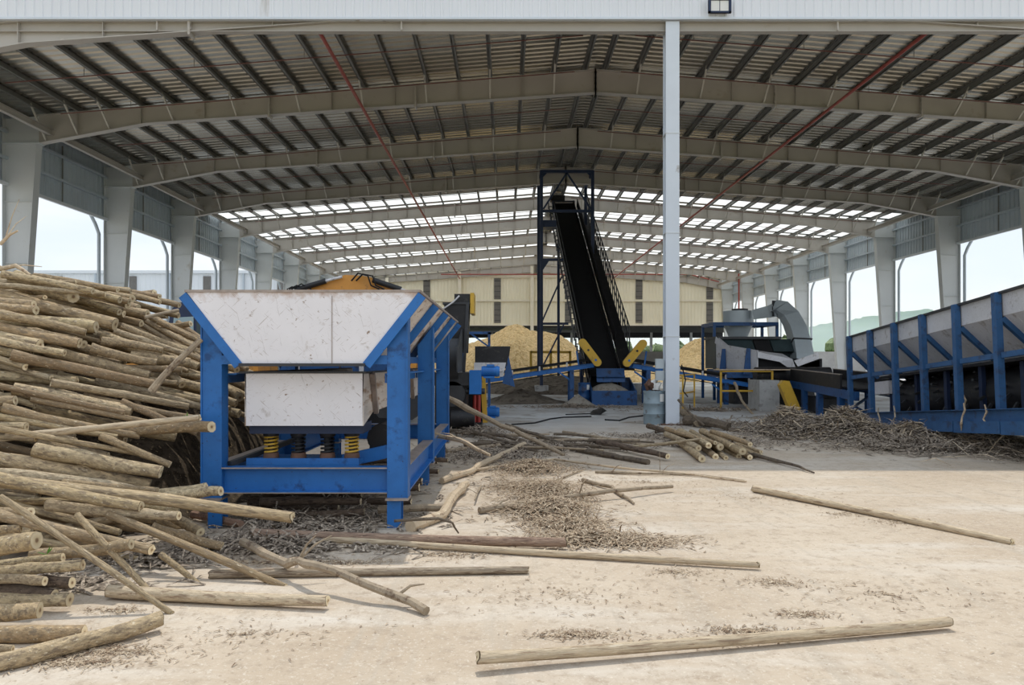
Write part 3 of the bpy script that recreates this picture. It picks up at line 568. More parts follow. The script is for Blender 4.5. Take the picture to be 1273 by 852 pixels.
def mound(name, cx, cy, rx, ry, h, mat, label, cat=None, kind='stuff', n=(60, 50), rough=.08, seed=1, peak=1.2, zb=0, fsc=1.2):
    vs, fs = [], []
    for j in range(n[1] + 1):
        for i in range(n[0] + 1):
            a, b = 2 * i / n[0] - 1, 2 * j / n[1] - 1; d = math.sqrt(a * a + b * b)
            p = Vector((a * rx, b * ry, seed * 7.3)); k = max(0, 1 - d * (1 + .22 * noise.noise(p * .5 * fsc)))
            z = h * (k ** peak) * (1 + .25 * noise.noise(p * .35 * fsc)) + rough * h * min(1, k * 5) * (noise.noise(p * 1.3 * fsc) + .6 * noise.noise(p * 3.1 * fsc) + .4 * noise.noise(p * 7 * fsc))
            vs.append((cx + a * rx, cy + b * ry, zb + max(z, 0) if k > 0 else zb - .03))
    W = n[0] + 1
    fs = [(j * W + i, j * W + i + 1, (j + 1) * W + i + 1, (j + 1) * W + i) for j in range(n[1]) for i in range(n[0])]
    m = MB(); m.add(vs, fs); o = m.build(name, mat, smooth=False); return tag(o, label, cat, kind=kind)
mound('sawdust_heap', 4.16, 29.35, .86, .72, .84, 'sawdust', 'grey brown sawdust heaped inside the blue collecting box', 'sawdust', peak=.22, n=(40, 30), seed=3, rough=.03)
mound('sawdust_spill', 2.75, 28.6, .75, .6, .42, 'sawdust', 'small cone of sawdust beside the blue collecting box', 'sawdust', seed=4, n=(30, 24))
mound('sawdust_drift', .6, 30.5, 1.9, 1.4, .55, 'dirt', 'low dark heap of dirt below the left belt conveyor', 'dirt', seed=5)
mound('dirt_bank', 3.2, 41.2, 5.2, 3.6, 1.0, 'dirt', 'brown bank of dirt around the foot of the conveyor tower', 'dirt', seed=6, peak=.6)
# ---------------------------------------------------------------- steep conveyor and its tower
ic = thing('inclined_conveyor', 'long black belt conveyor climbing steeply to the roof', 'conveyor', (3.8, 36, 0))
def ip(t, side=0, dz=0): return Vector((3.92 - .52 * t + side, 29.4 + 14.8 * t, 1.05 + 9.95 * t + dz))
m = MB(); m.beam(ip(0, 0, .06), ip(1, 0, .06), 1.05, .03); m.build('belt', 'black_rubber', ic)
m = MB(); m.beam(ip(0, 0, -.45), ip(1, 0, -.45), 1.05, .03); m.build('return_belt', 'black_rubber', ic)
for sd_ in (-.62, .62):
    m = MB(); m.beam(ip(0, sd_, -.02), ip(1, sd_, -.02), .1, .16); m.beam(ip(0, sd_, -.5), ip(1, sd_, -.5), .08, .1)
    for i in range(25): m.beam(ip(i / 24, sd_, -.5), ip(min(1, (i + .5) / 24), sd_, -.05), .05, .05); m.beam(ip(i / 24, sd_, -.5), ip(i / 24, sd_, .0), .05, .05)
    m.build('side_truss', 'black_steel', ic)
    m = MB(); m.beam(ip(0, sd_ * .93, .22), ip(1, sd_ * .93, .22), .04, .28); m.build('skirt_board', 'black_rubber', ic)
for i in range(34):
    t_ = (i + .5) / 34; m = MB(); m.box(-.06, .06, -.05, .05, -.09, .09); b = m
    if i == 0: first = None
    c_ = ip(t_, -.84, .10)
    if first is None: first = MB(); first.box(c_.x - .03, c_.x + .03, c_.y - .06, c_.y + .06, c_.z - .16, c_.z + .2); first.box(c_.x - .03, c_.x + .2, c_.y - .03, c_.y + .03, c_.z - .05, c_.z - .0); first = first.build('idler_bracket', 'dark_steel', ic)
    else: inst('idler_bracket', first, c_ + Vector((0, 0, .01)), ic)
m = MB(); m.beam(ip(.05, 1.05, -.2), ip(.97, 1.05, -.2), .55, .04); m.build('walkway', 'black_steel', ic)
m = MB(); m.beam(ip(.12, .74, .42), ip(.97, .74, .42), .03, .5); m.build('inner_screen', 'black_steel', ic)
for k in range(26):
    t_ = .12 + .85 * k / 25; c_ = ip(t_, 1.32, .35)
    if k == 0: m = MB(); m.box(c_.x - .022, c_.x + .022, c_.y - .022, c_.y + .022, c_.z - .55, c_.z + .55); post0 = m.build('rail_post', 'dark_steel', ic)
    else: inst('rail_post', post0, c_, ic)
for dz in (.9, .4): m = MB(); m.beam(ip(.12, 1.32, dz), ip(.97, 1.32, dz), .04, .04); m.build('hand_rail', 'dark_steel', ic)
m = MB(); e = ip(1); m.cyl(e + Vector((-.6, 0, -.15)), e + Vector((.6, 0, -.15)), .3, n=18); m.build('head_drum', 'black_rubber', ic, smooth=True)
m = MB(); m.box(e.x - .7, e.x + .65, e.y - .25, e.y + .5, e.z + .22, e.z + .27); m.box(e.x - .7, e.x - .62, e.y - .25, e.y - .17, e.z - .3, e.z + .25); m.box(e.x + .57, e.x + .65, e.y - .25, e.y - .17, e.z - .3, e.z + .25); m.build('head_frame', 'navy_paint', ic)
m = MB(); m.box(e.x - .8, e.x + .05, e.y - .3, e.y + .3, e.z + .27, e.z + .58); m.build('drive_unit', 'black_steel', ic)
for x in (-.62, .62):
    m = MB(); q = ip(.16, x); m.box(q.x - .07, q.x + .07, q.y - .07, q.y + .07, 0, q.z - .5); m.build('leg', 'navy_paint', ic)
    m = MB(); q = ip(.80, x); m.box(q.x - .07, q.x + .07, q.y - .07, q.y + .07, 0, q.z - .5); m.build('leg', 'navy_paint', ic)
tw = thing('conveyor_tower', 'tall navy steel tower around the head of the steep conveyor', 'tower', (3.1, 38.5, 0))
YT = 38.4; xl, xr = 1.8, 4.46
for yy in (YT, YT + 3.4):
    m = MB(); m.box(xl - .08, xl + .08, yy - .08, yy + .08, .4, 11.62); m.build('leg', 'navy_paint', tw)
    m = MB(); m.box(xr - .08, xr + .08, yy - .08, yy + .08, 7.3 if yy == YT else 9.4, 11.62); m.build('upper_leg', 'navy_paint', tw)
    if yy == YT:
        m = MB(); m.box(xl, xr, yy - .07, yy + .07, 11.50, 11.64); m.build('top_beam', 'navy_paint', tw)
        m = MB(); m.box(xl, xr, yy - .06, yy + .06, 9.44, 9.58); m.build('middle_beam', 'navy_paint', tw)
        for x in (xl + .1, xr - .1): m = MB(); m.beam((3.12, yy, 11.5), (x, yy, 9.62), .09, .09, (0, 1, 0)); m.build('diagonal', 'navy_paint', tw)
        for x, s in ((xl, 1), (xr, -1)): m = MB(); m.prism([(x + s * .08, yy, 11.5), (x + s * .3, yy, 11.5), (x + s * .08, yy, 11.28)], (0, .05, 0)); m.build('gusset', 'navy_paint', tw)
for x in (xl, xr): m = MB(); m.box(x - .06, x + .06, YT, YT + 3.4, 11.5, 11.62); m.build('top_beam', 'navy_paint', tw)
for z0, z1, xe in ((6.92, 7.05, 2.75), (3.60, 3.72, 2.95)):
    m = MB(); m.box(xl, xe + .25, YT - .06, YT + .06, z0, z1); m.build('side_beam', 'navy_paint', tw)
m = MB(); m.prism([(xl + .08, YT - .04, 6.92), (xl + .4, YT - .04, 6.92), (xl + .08, YT - .04, 6.45)], (0, .08, 0)); m.build('gusset', 'navy_paint', tw)
m = MB(); m.beam((xl, YT, 3.7), (2.85, YT, 6.1), .08, .08, (0, 1, 0)); m.build('diagonal', 'navy_paint', tw)
m = MB(); m.beam((xl, YT, 1.3), (2.95, YT, 3.6), .08, .08, (0, 1, 0)); m.build('diagonal', 'navy_paint', tw)
m = MB(); m.box(xl, 2.6, YT + .3, YT + 1.2, 8.75, 9.1); m.build('control_box', 'navy_paint', tw)
m = MB(); m.box(xl - .35, xl + .35, YT - .35, YT + .35, 0, .45); m.build('plinth', 'concrete', tw)
m = MB(); m.prism([(6.0, 46, 1.5), (6.7, 46, 1.5), (5.4, 46, 4.6), (4.8, 46, 4.6)], (0, .8, 0)); m.box(6.3, 6.7, 46, 46.8, 0, 1.6); m.box(6.0, 8.4, 46, 46.6, 1.3, 1.6); tag(m.build('loading_chute', 'black_steel'), 'dark slanting chute behind the steep conveyor, at the right', 'chute')
# barrels, bucket, railings
def barrel(X, Y, r, h, mat, label, sticker=False, name='barrel'):
    t = thing(name, label, 'barrel', (X, Y, 0))
    zs = [0, .02, .02, .3, .315, .33, .345, .62, .635, .65, .665, .96, .98, 1]; rs = [.97, .97, 1, 1, 1.035, 1.035, 1, 1, 1.035, 1.035, 1, 1, 1.02, 1.02]
    m = MB(); m.tube([(X, Y, h * z + .0001 * i) for i, z in enumerate(zs)], [r * k for k in rs], 28); m.build('shell', mat, t, smooth=True)
    m = MB(); m.tube([(X + r * .97 * math.cos(a), Y + r * .97 * math.sin(a), h + .008) for a in [2 * math.pi * i / 24 for i in range(25)]], .012, 6); m.build('rim', mat, t, smooth=True)
    if sticker: m = MB(); n = 6; a0 = -1.25; m.add([(X + r * 1.045 * math.cos(a0 + .1 * i), Y + r * 1.045 * math.sin(a0 + .1 * i), z) for z in (h * .70, h * .93) for i in range(n)], [(i, i + 1, n + i + 1, n + i) for i in range(n - 1)]); m.build('sticker', 'paper', t)
    return t
barrel(3.98, 19.95, .29, .88, 'drum_grey', 'blue grey steel barrel with a white sticker beside the gable post', True, 'steel_barrel')
barrel(3.06, 29.2, .24, .84, 'deep_blue_paint', 'dark blue plastic barrel beside the blue collecting box', True, 'plastic_barrel')
t = thing('bucket', 'white plastic bucket near the wood chips behind the collecting box', 'bucket', (5.55, 31.5, 0))
m = MB(); m.tube([(5.55, 31.5, .3), (5.55, 31.5, .75)], [.15, .19], 18); m.build('shell', 'paper', t, smooth=True); m = MB(); m.cyl((5.55, 31.5, .72), (5.55, 31.5, .76), .2, n=18); m.build('rim', 'paper', t); m = MB(); m.cyl((5.55, 31.5, 0), (5.55, 31.5, .3), .25); m.build('stand_block', 'concrete', t)
t = thing('scrap_heap', 'small pile of white bags on top of the steel barrel', 'scrap', (3.98, 19.95, .89))
for k in range(9):
    a = rng.random() * 6.28; r = rng.random() * .18; m = MB(); p = Vector((3.98 + r * math.cos(a), 19.95 + r * math.sin(a), .90 + rng.random() * .1))
    m.tube([p, p + Vector((rng.uniform(-.1, .1), rng.uniform(-.1, .1), .12)), p + Vector((rng.uniform(-.15, .15), 0, .2))], [.07, .09, .04], 7); m.build('bag' if k % 2 else 'lump', 'paper' if k > 5 else 'rusty_steel', t)
# switch box hung on the post
t = thing('switch_box', 'small white switch boxes with wires on the gable post side', 'electrical box', (4.08, 19.7, 1.2))
for z in (1.18, 1.5): m = MB(); m.box(3.98, 4.2, 19.72, 19.85, z, z + .26); m.build('box', 'cyclone_grey', t)
m = MB(); m.tube([(4.66, 19.7, 1.6), (4.75, 19.65, 1.2), (4.68, 19.6, .9), (4.8, 19.6, .75)], .018, 6); m.build('cable', 'black_rubber', t)
def railing(label, pts, h, mat='yellow_paint', name='guard_rail', zb=0, mids=(.5,), wdt=.05):
    t = thing(name, label, 'railing', (*pts[0][:2], zb))
    for x, Y in pts: m = MB(); m.box(x - wdt / 2, x + wdt / 2, Y - wdt / 2, Y + wdt / 2, zb, zb + h); m.build('post', mat, t)
    for (xa, ya), (xb, yb) in zip(pts, pts[1:]):
        for f in (1,) + tuple(mids): m = MB(); m.beam((xa, ya, zb + h * f - wdt / 2), (xb, yb, zb + h * f - wdt / 2), wdt, wdt); m.build('rail', mat, t)
    return t
railing('yellow guard rail before the chip pile, left of the conveyor tower', [(1.37, 42), (2.5, 42), (3.6, 42)], 2.0, zb=.30, wdt=.14)
railing('tall yellow guard rail right of the gable post', [(5.55, 25.2), (6.0, 25.2), (6.85, 27.0)], 1.25)
railing('yellow rail with white top plank beside the concrete block', [(7.5, 25.9), (9.3, 25.9)], 1.38, wdt=.06)
m = MB(); m.box(7.3, 9.9, 25.8, 26.1, 1.385, 1.42); tag(m.build('plank', 'pale_stick'), 'pale plank lying on the yellow rail beside the concrete block', 'plank')
# ---------------------------------------------------------------- cyclone, duct and right chipper
cy = thing('cyclone_separator', 'grey cyclone separator with cone on a blue frame', 'cyclone', (10.05, 33.4, 0))
C = Vector((10.42, 33.3, 0)); 
m = MB(); m.tube([C + Vector((0, 0, 3.42)), C + Vector((0, 0, 3.96))], [.66, .66], 28); m.build('drum', 'cyclone_grey', cy, smooth=True)
m = MB(); m.tube([C + Vector((0, 0, 3.30)), C + Vector((0, 0, 2.70))], [.62, .36], 28); m.build('cone', 'cyclone_grey', cy, smooth=True)
m = MB(); m.tube([C + Vector((0, 0, 3.30)), C + Vector((0, 0, 3.42))], [.60, .60], 28); m.build('collar', 'cyclone_grey', cy, smooth=True)
m = MB(); m.tube([C + Vector((.08, 0, 3.96)), C + Vector((.08, 0, 4.06))], [.34, .36], 20); m.build('top_cap', 'dark_steel', cy, smooth=True)
m = MB(); m.tube([C + Vector((0, 0, 2.64)), C + Vector((0, 0, 2.70))], [.48, .48], 20); m.build('outlet_flange', 'grey_plate', cy, smooth=True)
sf = thing('cyclone_stand', 'slender blue steel frame carrying the grey cyclone', 'stand', (10.5, 33.4, 0))
fx0, fx1, fy0, fy1 = 9.12, 11.88, 32.5, 34.4
for x in (fx0, fx1):
    for yy in (fy0, fy1): m = MB(); m.box(x - .055, x + .055, yy - .055, yy + .055, 0, 3.3); m.build('leg', 'deep_blue_paint', sf)
for yy in (fy0, fy1): m = MB(); m.box(fx0 - .05, fx1 + .05, yy - .06, yy + .06, 3.27, 3.42); m.build('top_beam', 'deep_blue_paint', sf)
for x in (fx0, fx1): m = MB(); m.box(x - .06, x + .06, fy0, fy1, 3.27, 3.42); m.build('top_beam', 'deep_blue_paint', sf)
du = thing('air_duct', 'grey rectangular air duct curving down from the cyclone', 'duct', (12.2, 31.5, 1.3))
path = [at(938, 391, 32.6), at(958, 387, 32.2), at(966, 384, 32.0), at(974, 386, 31.7), at(983, 396, 31.3), at(990, 411, 30.9), at(994, 427, 30.5), at(997, 444, 30.2), at(999, 461, 30.0)]
wid = [.42, .52, .58, .60, .62, .66, .68, .72, .78]
def duct(mb, path, wid, dep):
    vs = []
    for i, p in enumerate(path):
        d = (path[min(i + 1, len(path) - 1)] - path[max(0, i - 1)]).normalized(); f = Vector((0, 1, 0)); nrm = d.cross(f).normalized(); f = nrm.cross(d).normalized()
        for a, b in ((-1, -1), (1, -1), (1, 1), (-1, 1)): vs.append(p + nrm * wid[i] / 2 * a + f * dep[i] / 2 * b)
    n = len(path); mb.add(vs, [(4 * i + k, 4 * i + (k + 1) % 4, 4 * i + 4 + (k + 1) % 4, 4 * i + 4 + k) for i in range(n - 1) for k in range(4)] + [(3, 2, 1, 0), tuple(range(4 * n - 4, 4 * n))])
dep = [.5, .55, .6, .6, .62, .64, .66, .7, .74]
for a, b in ((0, 3), (2, 7), (6, 9)):
    m = MB(); duct(m, path[a:b], wid[a:b], dep[a:b]); m.build('duct_section', 'cyclone_grey', du)
for i in (2, 6):
    m = MB(); d = (path[i + 1] - path[i - 1]).normalized() * .02; duct(m, [path[i] - d, path[i] + d], [wid[i] + .1] * 2, [dep[i] + .1] * 2); m.build('flange', 'dark_steel', du)
rc = thing('disc_chipper', 'grey and black wood chipper with feed table below the cyclone', 'chipper', (10, 30.5, 0))
m = MB(); m.prism([(8.62, 29.0, 1.42), (9.72, 28.3, 1.38), (9.72, 28.3, 2.15), (8.55, 30.5, 2.62), (8.55, 30.5, 1.42)], (.0, .05, .0)); 
m = MB(); m.add([(8.62, 30.4, 1.42), (9.6, 28.4, 1.36), (9.6, 28.4, 2.12), (8.55, 30.4, 2.45), (8.6, 30.4, 2.72), (8.7, 30.45, 1.42), (9.68, 28.45, 1.36), (9.68, 28.45, 2.12), (8.63, 30.45, 2.45), (8.7, 30.45, 2.72)], [(0, 1, 2, 3, 4), (9, 8, 7, 6, 5), (0, 5, 6, 1), (1, 6, 7, 2), (2, 7, 8, 3), (3, 8, 9, 4), (4, 9, 5, 0)]); m.build('side_plate', 'grey_plate', rc)
m = MB(); m.box(8.65, 12.0, 30.6, 32.2, 1.4, 2.62); m.build('housing', 'teal_steel', rc)
m = MB(); m.box(8.6, 11.3, 30.4, 32.2, 2.62, 2.72); m.build('roof_plate', 'dark_steel', rc)
for x0, x1, mt in ((8.95, 10.15, 'teal_steel'), (10.18, 10.85, 'black_rubber'), (10.88, 11.75, 'teal_steel')): m = MB(); m.prism([(x0, 30.1, 2.1), (x1, 30.1, 2.1), (x1 - .05, 30.55, 2.6), (x0, 30.55, 2.6)], (0, .05, 0)); m.build('inlet_flap', mt, rc)
m = MB(); m.add([(9.62, 28.38, 2.08), (10.9, 28.2, 1.78), (11.1, 28.3, 1.35), (11.0, 28.3, 1.30), (10.4, 28.2, 1.68), (9.62, 28.35, 1.84)], [(0, 1, 2, 3, 4, 5)]); m.add([(9.62, 28.35, 2.08), (10.9, 28.2, 1.78), (11.0, 29.5, 2.0), (9.65, 29.9, 2.2)], [(0, 1, 2, 3)]); m.build('feed_table', 'grey_plate', rc)
m = MB(); m.prism([(11.0, 28.3, 1.72), (12.0, 28.5, 2.05), (12.05, 28.5, 1.8), (11.15, 28.3, 1.5)], (0, .05, 0)); m.prism([(11.1, 28.6, 1.3), (12.1, 28.6, 1.3), (12.1, 28.6, 1.75), (11.1, 28.6, 1.5)], (0, .05, 0)); m.build('side_flap', 'grey_plate', rc)
m = MB(); m.box(9.6, 12.2, 28.6, 30.5, 1.3, 1.8); m.build('inner_throat', 'black_rubber', rc)
for x, Y in ((8.72, 30.0), (9.32, 28.8)): m = MB(); m.prism([(x - .14, Y - .15, 1.2), (x + .14, Y - .15, 1.2), (x + .12, Y - .15, 2.2), (x - .02, Y - .15, 2.2)], (0, .06, 0)); m.build('stiffener', 'deep_blue_paint', rc)
m = MB(); m.box(8.6, 12.0, 28.9, 31.8, 1.05, 1.38); m.build('base_frame', 'deep_blue_paint', rc)
m = MB(); m.box(9.0, 12.2, 29.3, 31.5, 0, 1.1); m.build('base', 'black_steel', rc)
# concrete block and dark drum before it
m = MB(); m.prism([(8.62, 25.2, 0), (9.3, 25.2, 0), (9.3, 25.2, 1.05), (8.62, 25.2, 1.05)], (0, 1.2, 0)); tag(m.build('concrete_block', 'concrete'), 'rough grey concrete block under the chipper feed', 'concrete block')
# feed conveyor between right hopper and chipper
fc = thing('feed_conveyor', 'dark apron feed conveyor on blue legs ending at the right hopper', 'conveyor', (10.2, 23, 0))
A_, B_ = Vector((10.0, 26.0, .90)), Vector((9.3, 19.6, .76))
d_ = B_ - A_
for off in (0, 1.5):
    m = MB(); m.beam(A_ + Vector((off, 0, 0)), B_ + Vector((off, 0, 0)), .1, .24); m.build('side_beam', 'deep_blue_paint', fc)
    m = MB(); m.beam(A_ + Vector((off, 0, .32)), A_ + Vector((off, 0, .32)) + d_ * .8, .06, .42); m.build('side_board', 'black_steel', fc)
    m = MB(); m.beam(A_ + Vector((off, 0, .53)), A_ + Vector((off, 0, .53)) + d_ * .8, .08, .025); m.build('side_lip', 'bare_edge', fc)
    for f in (.25, .5, .8): p = A_ + d_ * f + Vector((off, 0, 0)); m = MB(); m.box(p.x - .08, p.x + .08, p.y - .08, p.y + .08, 0, p.z - .1); m.build('leg', 'deep_blue_paint', fc)
m = MB(); m.beam(A_ + Vector((.75, 0, .18)), B_ + Vector((.75, 0, .18)), 1.4, .04); m.build('apron_belt', 'black_rubber', fc)
m = MB(); m.cyl(A_ + Vector((-1.15, .35, .32)), A_ + Vector((1.5, .35, .32)), .27, n=20); m.build('head_drum', 'black_steel', fc, smooth=True)
m = MB(); p = A_ + d_ * .8; m.beam(p + Vector((0, 0, -.15)), p + Vector((.9, -.5, -.75)), .06, .06); m.beam(p + Vector((0, 0, -.62)), p + Vector((1, .4, -.1)), .06, .06); m.build('cross_brace', 'deep_blue_paint', fc)
m = MB(); m.box(9.35, 10.6, 26.3, 27.8, 0, 1.15); m.build('drive_base', 'black_rubber', fc)
m = MB(); a, b = Vector((9.10, 24.2, .98)), Vector((9.46, 24.2, .10)); d = (b - a).normalized(); nn = Vector((d.z, 0, -d.x)) * .17; m.prism([a - nn, a + d * -.1, a + nn, b + nn, b + d * .12 - nn * .2, b - nn], (0, .25, 0)); m.build('belt_guard', 'yellow_paint', fc)
m = MB(); m.box(10.0, 11.1, 24.0, 24.8, .05, .55); m.cyl((10.1, 23.9, .6), (11.0, 23.9, .6), .12); m.build('gear_motor', 'dark_steel', fc)
# ---------------------------------------------------------------- right hopper, pitched down towards the shed
fa = at(1060, 520, 19.8); ax = Vector((.0803, 1, -.0792)).normalized(); lat = Vector((1, -.0803, 0)).normalized(); upv = lat.cross(ax).normalized()
ML = Matrix(((-ax.x, lat.x, upv.x, fa.x), (-ax.y, lat.y, upv.y, fa.y), (-ax.z, lat.z, upv.z, fa.z), (0, 0, 0, 1)))   # local x: towards the yard, y: to the right, z: up
rh = thing('roller_hopper', 'long sloping grey steel hopper with blue posts over a dark roller', 'hopper', (9.5, 15.5, 0))
LN, H = 9.7, 2.2
def lm(): return MB(ML)
for s, y in ((1, 0), (-1, 2.8)):
    m = lm(); m.box(0, LN, y + .04 * s - .01, y + .04 * s + .01, 1.78, 2.18); m.build('upper_plate', 'grey_plate', rh)
    m = lm(); m.prism([(0, y + .04 * s, 1.78), (LN, y + .04 * s, 1.78), (LN, y + .70 * s, 1.10), (0, y + .70 * s, 1.10)], (0, .01 * s, .02)); pl = m.build('sloping_plate', 'grey_plate', rh)
    m = lm(); m.box(-.05, LN, y - .04, y + .06, 2.17, 2.21); m.build('top_rim', 'dark_steel', rh)
    for i in range(8):
        x = .02 + i * 1.375
        m = lm(); m.box(x - .068, x + .068, y - .10, y + .01, 0, 2.2); m.build('post', 'muted_blue_paint', rh)
        m = lm(); m.beam((x + .02, y + .02 * s, 1.74), (x + .02, y + .68 * s, 1.08), .10, .10, (1, 0, 0)); m.build('rib', 'muted_blue_paint', pl)
        if s > 0 and i < 7: m = lm(); m.box(x + .1, x + 1.26, y - .06, y + .02, 1.03, 1.13); m.build('rail', 'muted_blue_paint', rh)
    m = lm(); m.box(-.05, LN, y - .12, y - .02, -.10, .14); m.box(-.05, LN, y - .2, y - .02, .125, .14); m.build('base_beam', 'muted_blue_paint', rh)
    for i in range(6): m = lm(); x = 1.0 + i * 1.55; m.box(x, x + 1.52, y - .24, y - .10, -.26 - .012 * i, -.08); m.build('skid_channel', 'muted_blue_paint', rh)
m = lm(); m.prism([(-.02, .04, 2.18), (-.02, 2.76, 2.18), (-.02, 2.76, 1.78), (-.02, 2.1, 1.1), (-.02, .70, 1.1), (-.02, .04, 1.78)], (.02, 0, 0)); m.build('end_plate', 'grey_plate', rh)
m = lm(); m.box(-.1, 1.1, .5, 1.3, .62, .95); m.build('outlet_lip', 'white_plate', rh)
dr = lm(); dr.tube([(.9, 1.2, .5), (LN - .1, 1.2, .5)], .52, 24); ro = dr.build('roller', 'black_steel', rh, smooth=True)
tt = None
for i in range(60):
    x = 1.05 + i * .143; an = math.pi * .5 + (i % 5) * .5 + .35; an = math.pi - .55 + (i % 6) * .32 - .6
    p = Vector((x, 1.2 + .53 * math.cos(an), .5 + .53 * math.sin(an))); q = Vector((x + .03, 1.2 + .66 * math.cos(an + .1), .5 + .66 * math.sin(an + .1)))
    m = lm(); m.beam(p, q, .05, .06, (1, 0, 0)); m.build('tooth', 'dark_steel', ro)
for i in range(7):
    x = .9 + i * 1.375; m = lm(); m.box(x - .06, x + .06, .62, .70, 0, 1.1); m.build('inner_post', 'navy_paint', rh)
m = lm(); m.box(.6, LN, .5, 2.2, 1.02, 1.08); m.build('throat_plate', 'black_steel', rh)
m = lm(); m.box(.0, LN, 1.9, 1.95, .1, 1.1); m.build('inner_wall', 'black_steel', rh)
m = lm(); m.box(.0, LN, .2, 2.6, -.02, .08); m.build('deck', 'black_steel', rh)
for i in range(4):
    for y in (.05, 2.7):
        x = (.9, 2.6, 9.1, 9.4)[i]; p = ML @ Vector((x, y, -.15)); m = MB(); m.box(p.x - .07, p.x + .07, p.y - .07, p.y + .07, 0, max(.05, p.z)); m.build('prop', 'muted_blue_paint', rh)
for x0, y0, z0 in ((2.15, -.2, .12), (5.0, .3, .35), (6.1, -.25, .14), (6.7, -.2, .1), (3.0, -.2, .15)):
    pts = [(x0 + rng.uniform(-.05, .05) * k, y0 + rng.uniform(-.03, .03), z0 + .12 - .13 * k) for k in range(5)]
    m = lm(); m.tube(pts, [.012, .02, .016, .022, .01], 6); tag(m.build('bark_strip', 'pale_stick'), {2.15: 'long bark strip hanging from the hopper base near its far end', 5.0: 'pale bark strip caught on the dark roller', 6.1: 'bark strip hanging at the fifth hopper post', 6.7: 'bark strip hanging low between the nearest hopper posts', 3.0: 'short bark strip caught beside the third hopper post'}[x0], 'bark strip', 'bark strips on the right hopper')
# ---------------------------------------------------------------- excavator behind the hopper
ex = thing('excavator', 'orange excavator with raised arm behind the feed hopper', 'excavator', (-6.2, 16.2, 0))
for yy in (15.0, 16.9):
    pr = [(-7.9, .45), (-7.7, .12), (-7.3, 0), (-5.1, 0), (-4.7, .12), (-4.5, .45), (-4.7, .78), (-5.1, .9), (-7.3, .9), (-7.7, .78)]
    m = MB(); m.prism([(x, yy, z) for x, z in pr], (0, .55, 0)); k_ = m.build('track', 'black_steel', ex)
    for x in (-7.3, -6.6, -5.9, -5.1): m = MB(); m.cyl((x, yy - .03, .42), (x, yy, .42), .25, n=14); m.build('track_wheel', 'dark_steel', k_, smooth=True)
m = MB(); m.cyl((-6.2, 16.2, .9), (-6.2, 16.2, 1.15), .8, n=20); m.build('turntable', 'dark_steel', ex)
m = MB(); m.prism([(-8.0, 15.0, 1.15), (-5.05, 15.0, 1.15), (-5.05, 15.0, 1.95), (-6.0, 15.0, 2.15), (-8.0, 15.0, 2.05)], (0, 2.5, 0)); h_ = m.build('house', 'orange_paint', ex)
for i in range(6): m = MB(); m.box(-5.75 + i * .09, -5.70 + i * .09, 14.97, 15.0, 1.72, 1.92); m.build('grille_slot', 'black_steel', h_)
m = MB(); m.prism([(-5.9, 16.3, 1.15), (-4.9, 16.3, 1.15), (-4.9, 16.3, 2.2), (-5.2, 16.3, 2.7), (-5.9, 16.3, 2.7)], (0, 1.0, 0)); m.build('cab', 'glass_dark', ex)
boom = [(-5.4, 1.75), (-5.1, 1.6), (-4.5, 2.7), (-3.3, 3.12), (-2.2, 2.98), (-2.15, 3.17), (-2.9, 3.48), (-3.08, 3.52), (-3.46, 3.54), (-3.65, 3.45), (-4.6, 3.1)]
m = MB(); m.prism([(x, 15.8, z) for x, z in boom], (0, .42, 0)); m.build('boom', 'orange_paint', ex)
m = MB(); m.prism([(x, 15.86, z) for x, z in [(-2.7, 3.25), (-2.0, 3.2), (-1.75, 2.9), (-2.0, 1.2), (-2.25, 1.2), (-2.35, 2.8)]], (0, .3, 0)); m.build('stick', 'orange_paint', ex)
m = MB(); m.prism([(x, 15.6, z) for x, z in [(-2.5, 1.2), (-1.8, 1.25), (-1.6, .8), (-2.0, .45), (-2.7, .5), (-3.0, .9), (-2.8, .95), (-2.5, .75)]], (0, .8, 0)); m.build('bucket', 'dark_steel', ex)
for (a, b, c) in (((-4.5, 3.2), (-3.85, 3.40), (-3.5, 3.49)), ((-2.85, 3.42), (-2.25, 3.22), (-1.95, 3.12))):
    m = MB(); m.cyl((a[0], 15.72, a[1]), (b[0], 15.72, b[1]), .058); h_ = m.build('hydraulic_cylinder', 'black_steel', ex, smooth=True)
    m = MB(); m.cyl((b[0], 15.72, b[1]), (c[0], 15.72, c[1]), .03); m.build('piston_rod', 'grey_plate', h_, smooth=True)
for k in range(2):
    x = -3.3 + .1 * k; m = MB(); m.tube([(x, 15.7, 3.4), (x + .15, 15.66, 3.56 - .02 * k), (x + .36, 15.65, 3.5), (x + .42, 15.68, 3.3), (x + .6, 15.7, 3.22)], .018, 6); m.build('hose', 'black_rubber', ex, smooth=True)
for k in range(3):
    m = MB(); m.tube([(-4.15 - .1 * k, 15.7, 3.22), (-4.35 - .1 * k, 15.66, 3.33 - .03 * k), (-4.55 - .05 * k, 15.66, 3.22), (-4.62, 15.7, 3.05)], .016, 6); m.build('hose', 'black_rubber', ex, smooth=True)
m = MB(); m.box(-1.95, -1.80, 15.8, 15.9, 3.05, 3.16); m.build('work_light', 'orange_paint', ex)
